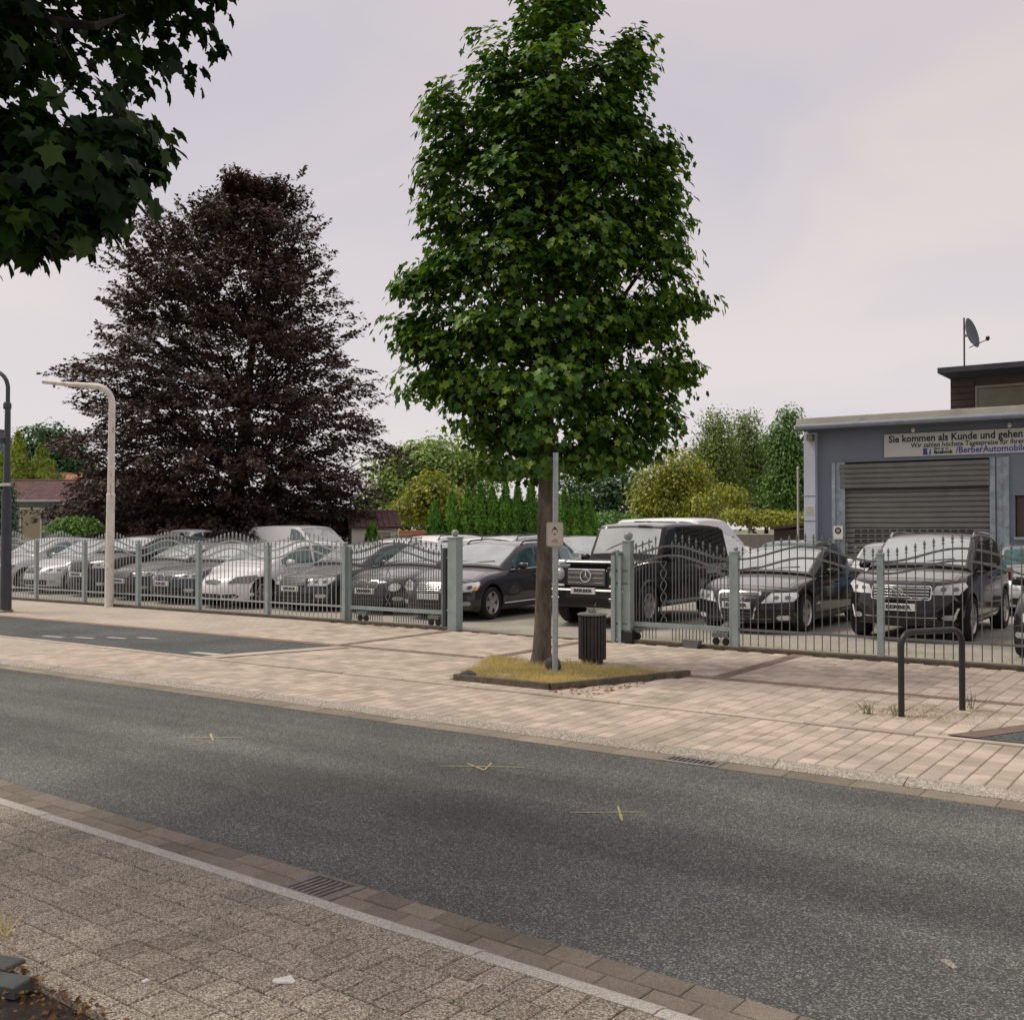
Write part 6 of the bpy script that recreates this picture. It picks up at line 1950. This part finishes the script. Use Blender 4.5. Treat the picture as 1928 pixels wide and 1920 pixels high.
    if S['cladding']:
        for s in (FO, FO + WB):
            for sg in (-1, 1):
                mb = MB(); pts = [P3(s + (RW + .075) * math.cos(a), sg * (hw + .004), RW + .01 + (RW + .075) * math.sin(a)) for a in np.linspace(-.35, math.pi + .35, 15)]
                mb.tube(pts, .03, 6); mb.build('arch_trim', M['plastic'] if S['cladding'] is True else pt, root, smooth=60)
    root['_'] = 0
    del root['_']
    return root, S, xfront, deck

FWD = R(-90)
def C_(kind, label, cx_, ny, sp, rz=FWD, **k): return car(kind, label, cx_, ny, rz, sp, **k)
sedan = dict(L=4.85, W=1.85, H=1.46, FO=.90, WB=2.85, R=.325, hood=.76, hood2=.95, cowl=1.45, cz=1.0, rf=2.25, rr=3.35, tail=4.05, deck=1.03, belt=.95, pillars=(2.72, 3.45), plate='BERBER', plate_z=.50)
hatch = dict(L=4.3, W=1.78, H=1.48, FO=.85, WB=2.6, R=.315, hood=.77, hood2=.96, cowl=1.15, cz=1.0, rf=1.95, rr=3.6, tail=4.12, deck=.98, belt=.95, pillars=(2.42, 3.2), plate='BERBER', plate_z=.48)
wagon = dict(L=4.8, W=1.86, H=1.52, FO=.93, WB=2.81, R=.33, hood=.77, hood2=.97, cowl=1.38, cz=1.02, rf=2.2, rr=4.2, tail=4.68, deck=1.02, belt=.97, pillars=(2.65, 3.5), rails=True, plate=' ', plate_z=.48)
suv = dict(L=4.65, W=1.90, H=1.71, FO=.90, WB=2.77, R=.365, gc=.23, hood=.96, hood2=1.12, cowl=1.25, cz=1.17, rf=2.0, rr=3.8, tail=4.45, deck=1.18, belt=1.10, pillars=(2.5, 3.35), plate='BERBER', plate_z=.66, wide=True, iz1=.50)
def upd(a, **k): d = dict(a); d.update(k); return d

C_('parked_car', 'black compact off roader with bright headlights and ringed emblem at the right', -4.70, 17.62, upd(suv, paint='p_brownblack', side='tint_glass', grille='bars', gw=.46, gz0=.70, gz1=.90, nbars=4, chrome_grille=True, emblem='ring', drl=True, bright_lip=True, wheel='double', rails='chrome', bulge=.42, plate_z=.57))
C_('parked_car', 'black saloon with a tall framed grille bearing four rings', -7.40, 17.45, upd(sedan, L=5.05, W=1.89, FO=.95, WB=2.94, paint='p_black', side='tint_glass', grille='single', gw=.34, gz0=.28, gz1=.72, lamp='audi', plate_z=.50, wheel='five', R=.345, sill_chrome=False, iw=.60, iz0=.2, iz1=.34, fog=True, bulge=.40))
C_('parked_car', 'black car with a white ringed headlight, mostly cut off by the right picture edge', -1.93, 15.95, upd(hatch, paint='p_black', lamp='round', grille='slit', side='tint_glass', wheel='ten'))
C_('parked_car', 'black estate car with roof rails behind the open gateway', -13.45, 16.38, upd(wagon, paint='p_darkgrey', grille='bars', gw=.33, gz0=.58, gz1=.74, chrome_grille=True, amber=True, sill_chrome=True, side='side_glass', wheel='five'), rz=FWD + R(2))
g_root, gS, gx_, gdeck = C_('off_roader', 'boxy black off roader with round headlights behind the litter bin', -10.18, 17.05, dict(L=4.55, W=1.80, H=1.93, FO=.75, WB=2.85, R=.385, gc=.32, hood=1.13, hood2=1.20, cowl=1.38, cz=1.22, rf=1.72, rr=4.35, tail=4.50, deck=1.20, belt=1.18, bulge=.05, lean=.02, tum=.13, sq=1, smooth=.10, paint='p_black', side='tint_glass', wheel='off', plate=None, plate_z=.7, pillars=(2.35, 3.2), front='g', cladding='paint', wide=True, mirror='paint', trim=False))
# front of the boxy off roader
def gpart(name, c, d, mat, b=.012, par=g_root):
    mb = MB(); mb.bbox(c, d, b); return mb.build(name, M[mat], par)
gr = gpart('grille', (.02, 0, .93), (.06, .80, .30), 'grille_grey')
for k in range(3): gpart('grille_bar', (.055, 0, .82 + .09 * k), (.02, .76, .022), 'iron', .004, gr)
mb = MB(); mb.tube([(.075, .11 * math.cos(a), .95 + .11 * math.sin(a)) for a in np.linspace(0, 2 * math.pi, 25)], .012, 5, False)
for a in (90, 210, 330): mb.tube([(.075, 0, .95), (.075, .105 * math.cos(R(a)), .95 + .105 * math.sin(R(a)))], [.018, .006], 5)
mb.build('star_emblem', M['chrome'], gr, smooth=60)
for sg in (-1, 1):
    mb = MB(); mb.lathe([(.11, -.02), (.118, .03), (.105, .045)], (.0, sg * .60, .98), 20, 'x', cap=False); mb.lathe([(.106, .02), (.085, .05), (.04, .065), (.001, .07)], (.0, sg * .60, .98), 20, 'x', cap=False)
    hl = mb.build('headlight', M['lamp'], g_root, smooth=40)
    gpart('lamp_surround', (-.01, sg * .60, .95), (.05, .36, .36), 'plastic', .03)
    gpart('daytime_lamp', (.03, sg * .64, .77), (.05, .30, .035), 'litter', .006)
    gpart('indicator', (-.30, sg * .70, 1.20), (.20, .15, .065), 'lamp', .02)
    gpart('fog_lamp', (.13, sg * .62, .52), (.04, .17, .07), 'lamp_dark', .01)
    gpart('running_board', (-2.2, sg * .93, .42), (1.75, .20, .05), 'galv', .01)
    gpart('door_moulding', (-2.3, sg * .905, .86), (2.9, .03, .08), 'plastic', .006)
gpart('bumper', (.06, 0, .58), (.16, 1.76, .26), 'p_black', .03)
gpart('bumper_skid', (.04, 0, .42), (.12, 1.3, .10), 'plastic', .02)
gpart('bonnet_bulge', (-.62, 0, 1.195), (1.2, .98, .07), 'p_black', .03)
gp = gpart('number_plate', (.16, 0, .68), (.03, .52, .112), 'plate', .004)
link('lettering', PLATE_TEXT['BERBER'], gp, (.176, 0, .68), (R(90), 0, R(90)))
gpart('roof_spoiler_vent', (-1.72, .25, 1.965), (.16, .30, .02), 'plastic', .004)
# left row
C_('parked_car', 'dark saloon half hidden behind the left gate, next to the estate car', -15.5, 16.75, upd(sedan, paint='p_darkgrey', grille='kidney', gz0=.55, gz1=.73, wheel='five', lamp='round', L=4.7), rz=FWD + R(1))
C_('parked_car', 'dark grey saloon with white plate between the white car and the gate', -17.5, 16.5, upd(sedan, paint='p_anthracite', grille='bars', gw=.38, gz0=.56, gz1=.72, nbars=5, lamp='wide', wheel='ten'), rz=FWD + R(-1))
C_('parked_car', 'white rounded hatchback with dark diamond headlight behind the fence', -19.55, 15.95, upd(hatch, L=4.5, W=1.84, H=1.50, paint='p_white', grille='slit', lamp='dark', wheel='ten', R=.335, bulge=.52, lean=.32, plate=None, plate_z=.4, iw=.66, iz0=.24, iz1=.34, cowl=1.05, rf=2.0), rz=FWD + R(1))
C_('parked_car', 'dark saloon with twin kidney grille left of the white hatchback', -21.6, 16.2, upd(sedan, paint='p_bluegrey', grille='kidney', gz0=.54, gz1=.72, lamp='slim', wheel='five'), rz=FWD + R(0))
C_('parked_car', 'low dark blue grey car just right of the rusty white pole', -23.6, 16.4, upd(sedan, L=4.6, H=1.42, paint='p_darkgrey', grille='bars', gz0=.58, gz1=.70, lamp='slim', wheel='ten'), rz=FWD + R(-1))
C_('parked_car', 'tall black people carrier with greenish side windows just left of the rusty white pole', -25.75, 16.6, upd(suv, L=4.7, W=1.86, H=1.60, R=.345, paint='p_black', side='side_glass', grille='bars', gw=.40, gz0=.72, gz1=.88, wheel='five', gc=.18, plate_z=.60, iz1=.4), rz=FWD + R(2))
C_('parked_car', 'silver hatchback with sloping nose behind the leftmost fence panel', -28.0, 16.6, upd(hatch, paint='p_silver', grille='bars', gw=.3, gz0=.6, gz1=.72, lamp='wide', plate=None, bulge=.45, lean=.28), rz=FWD + R(0))
C_('parked_car', 'silver car at the left edge, partly behind the dark street lamp', -30.3, 16.5, upd(hatch, paint='p_silver', H=1.52, grille='bars', gw=.36, gz0=.58, gz1=.72, lamp='dark', plate=None), rz=FWD + R(1))
# second row, standing along the yard
ALONG = R(0)
bk = dict(detail=False, plate=None)
van = dict(L=4.75, W=1.9, H=1.90, FO=.85, WB=3.0, R=.33, gc=.2, hood=.95, hood2=1.15, cowl=.80, cz=1.18, rf=1.65, rr=4.56, tail=4.73, deck=1.2, belt=1.12, bulge=.3, lean=.2, tum=.14, smooth=.35, paint='p_white', van='closed', pillars=(2.05, 3.4), mirror='plastic', plate=None, plate_z=.5, wheel='ten')
def nose_at(d, px): 
    p = at(d, px); return p[0], p[1]
px_ = nose_at(38.5, 652)
C_('delivery_van', 'white delivery van with windowless sides rising behind the left row', px_[0], px_[1], van, rz=R(-3), cat='van')
px_ = nose_at(31.0, 1428)
C_('minibus', 'white people carrier with side windows behind the boxy off roader', px_[0], px_[1], upd(van, L=4.9, rr=4.7, tail=4.87, WB=3.0, H=2.12, hood=1.1, hood2=1.32, cz=1.36, belt=1.36, deck=1.36, cowl=1.0, rf=1.65, van='glazed', pillars=(2.2, 3.4)), rz=R(-9), cat='van')
px_ = nose_at(38, 268)
C_('parked_car', 'white hatchback showing its roof between the dark cars and the delivery van', px_[0], px_[1], upd(hatch, H=1.76, paint='p_white', **bk), rz=R(-78))
row = [('parked_car', 'silver estate with black roof rails behind the left gate', 715, 31, upd(wagon, paint='p_silver', H=1.52, **bk), 90), ('parked_car', 'pale silver car roof seen through the left gate', 770, 31, upd(wagon, paint='p_white', H=1.6, **bk), 85), ('parked_car', 'white saloon roof seen beside the thick gate post', 840, 30, upd(sedan, paint='p_white', H=1.55, **bk), 88),
       ('parked_car', 'silver estate roof just behind the black estate car', 915, 30, upd(wagon, paint='p_silver', H=1.6, **bk), 86), ('parked_car', 'dark car roof behind the rails of the black estate', 960, 33, upd(wagon, paint='p_darkgrey', H=1.62, **bk), 92), ('parked_car', 'grey car between the sign post and the boxy off roader', 1105, 32, upd(hatch, paint='p_silver', H=1.55, side='side_glass', **bk), -90 + 35),
       ('parked_car', 'car with pale green windscreen behind the fence post at the right gate', 1405, 25, upd(sedan, paint='p_green', H=1.50, glass='side_glass', **bk), -96), ('parked_car', 'pale silver car in front of the brown shed', 1485, 29.0, upd(sedan, paint='p_silver', H=1.66, **bk), -8), ('parked_car', 'light blue car squeezed against the workshop pilaster', 1552, 26.2, upd(hatch, paint='p_blue', H=1.55, **bk), 182),
       ('parked_car', 'white car with dark windscreen between the two black cars', 1640, 23.2, upd(sedan, paint='p_white', H=1.47, **bk), -88), ('parked_car', 'turquoise windowed car at the right edge behind the compact off roader', 1960, 21.6, upd(hatch, paint='p_silver', H=1.42, glass='side_glass', **bk), -80),
       ('parked_car', 'dark blue grey estate with roof rails behind the saloon with the twin kidney grille', 345, 37, upd(wagon, paint='p_bluegrey', H=1.45, **bk), 84)]
for kind, lb, px, d, sp, a in row:
    p = nose_at(d, px)
    if 80 < a < 95:                                                    # parked nose away from the street: the point given is the tail
        p = (p[0] + sp['L'] * math.cos(R(a)), p[1] + sp['L'] * math.sin(R(a)))
    C_(kind, lb, p[0], p[1], sp, rz=R(a))
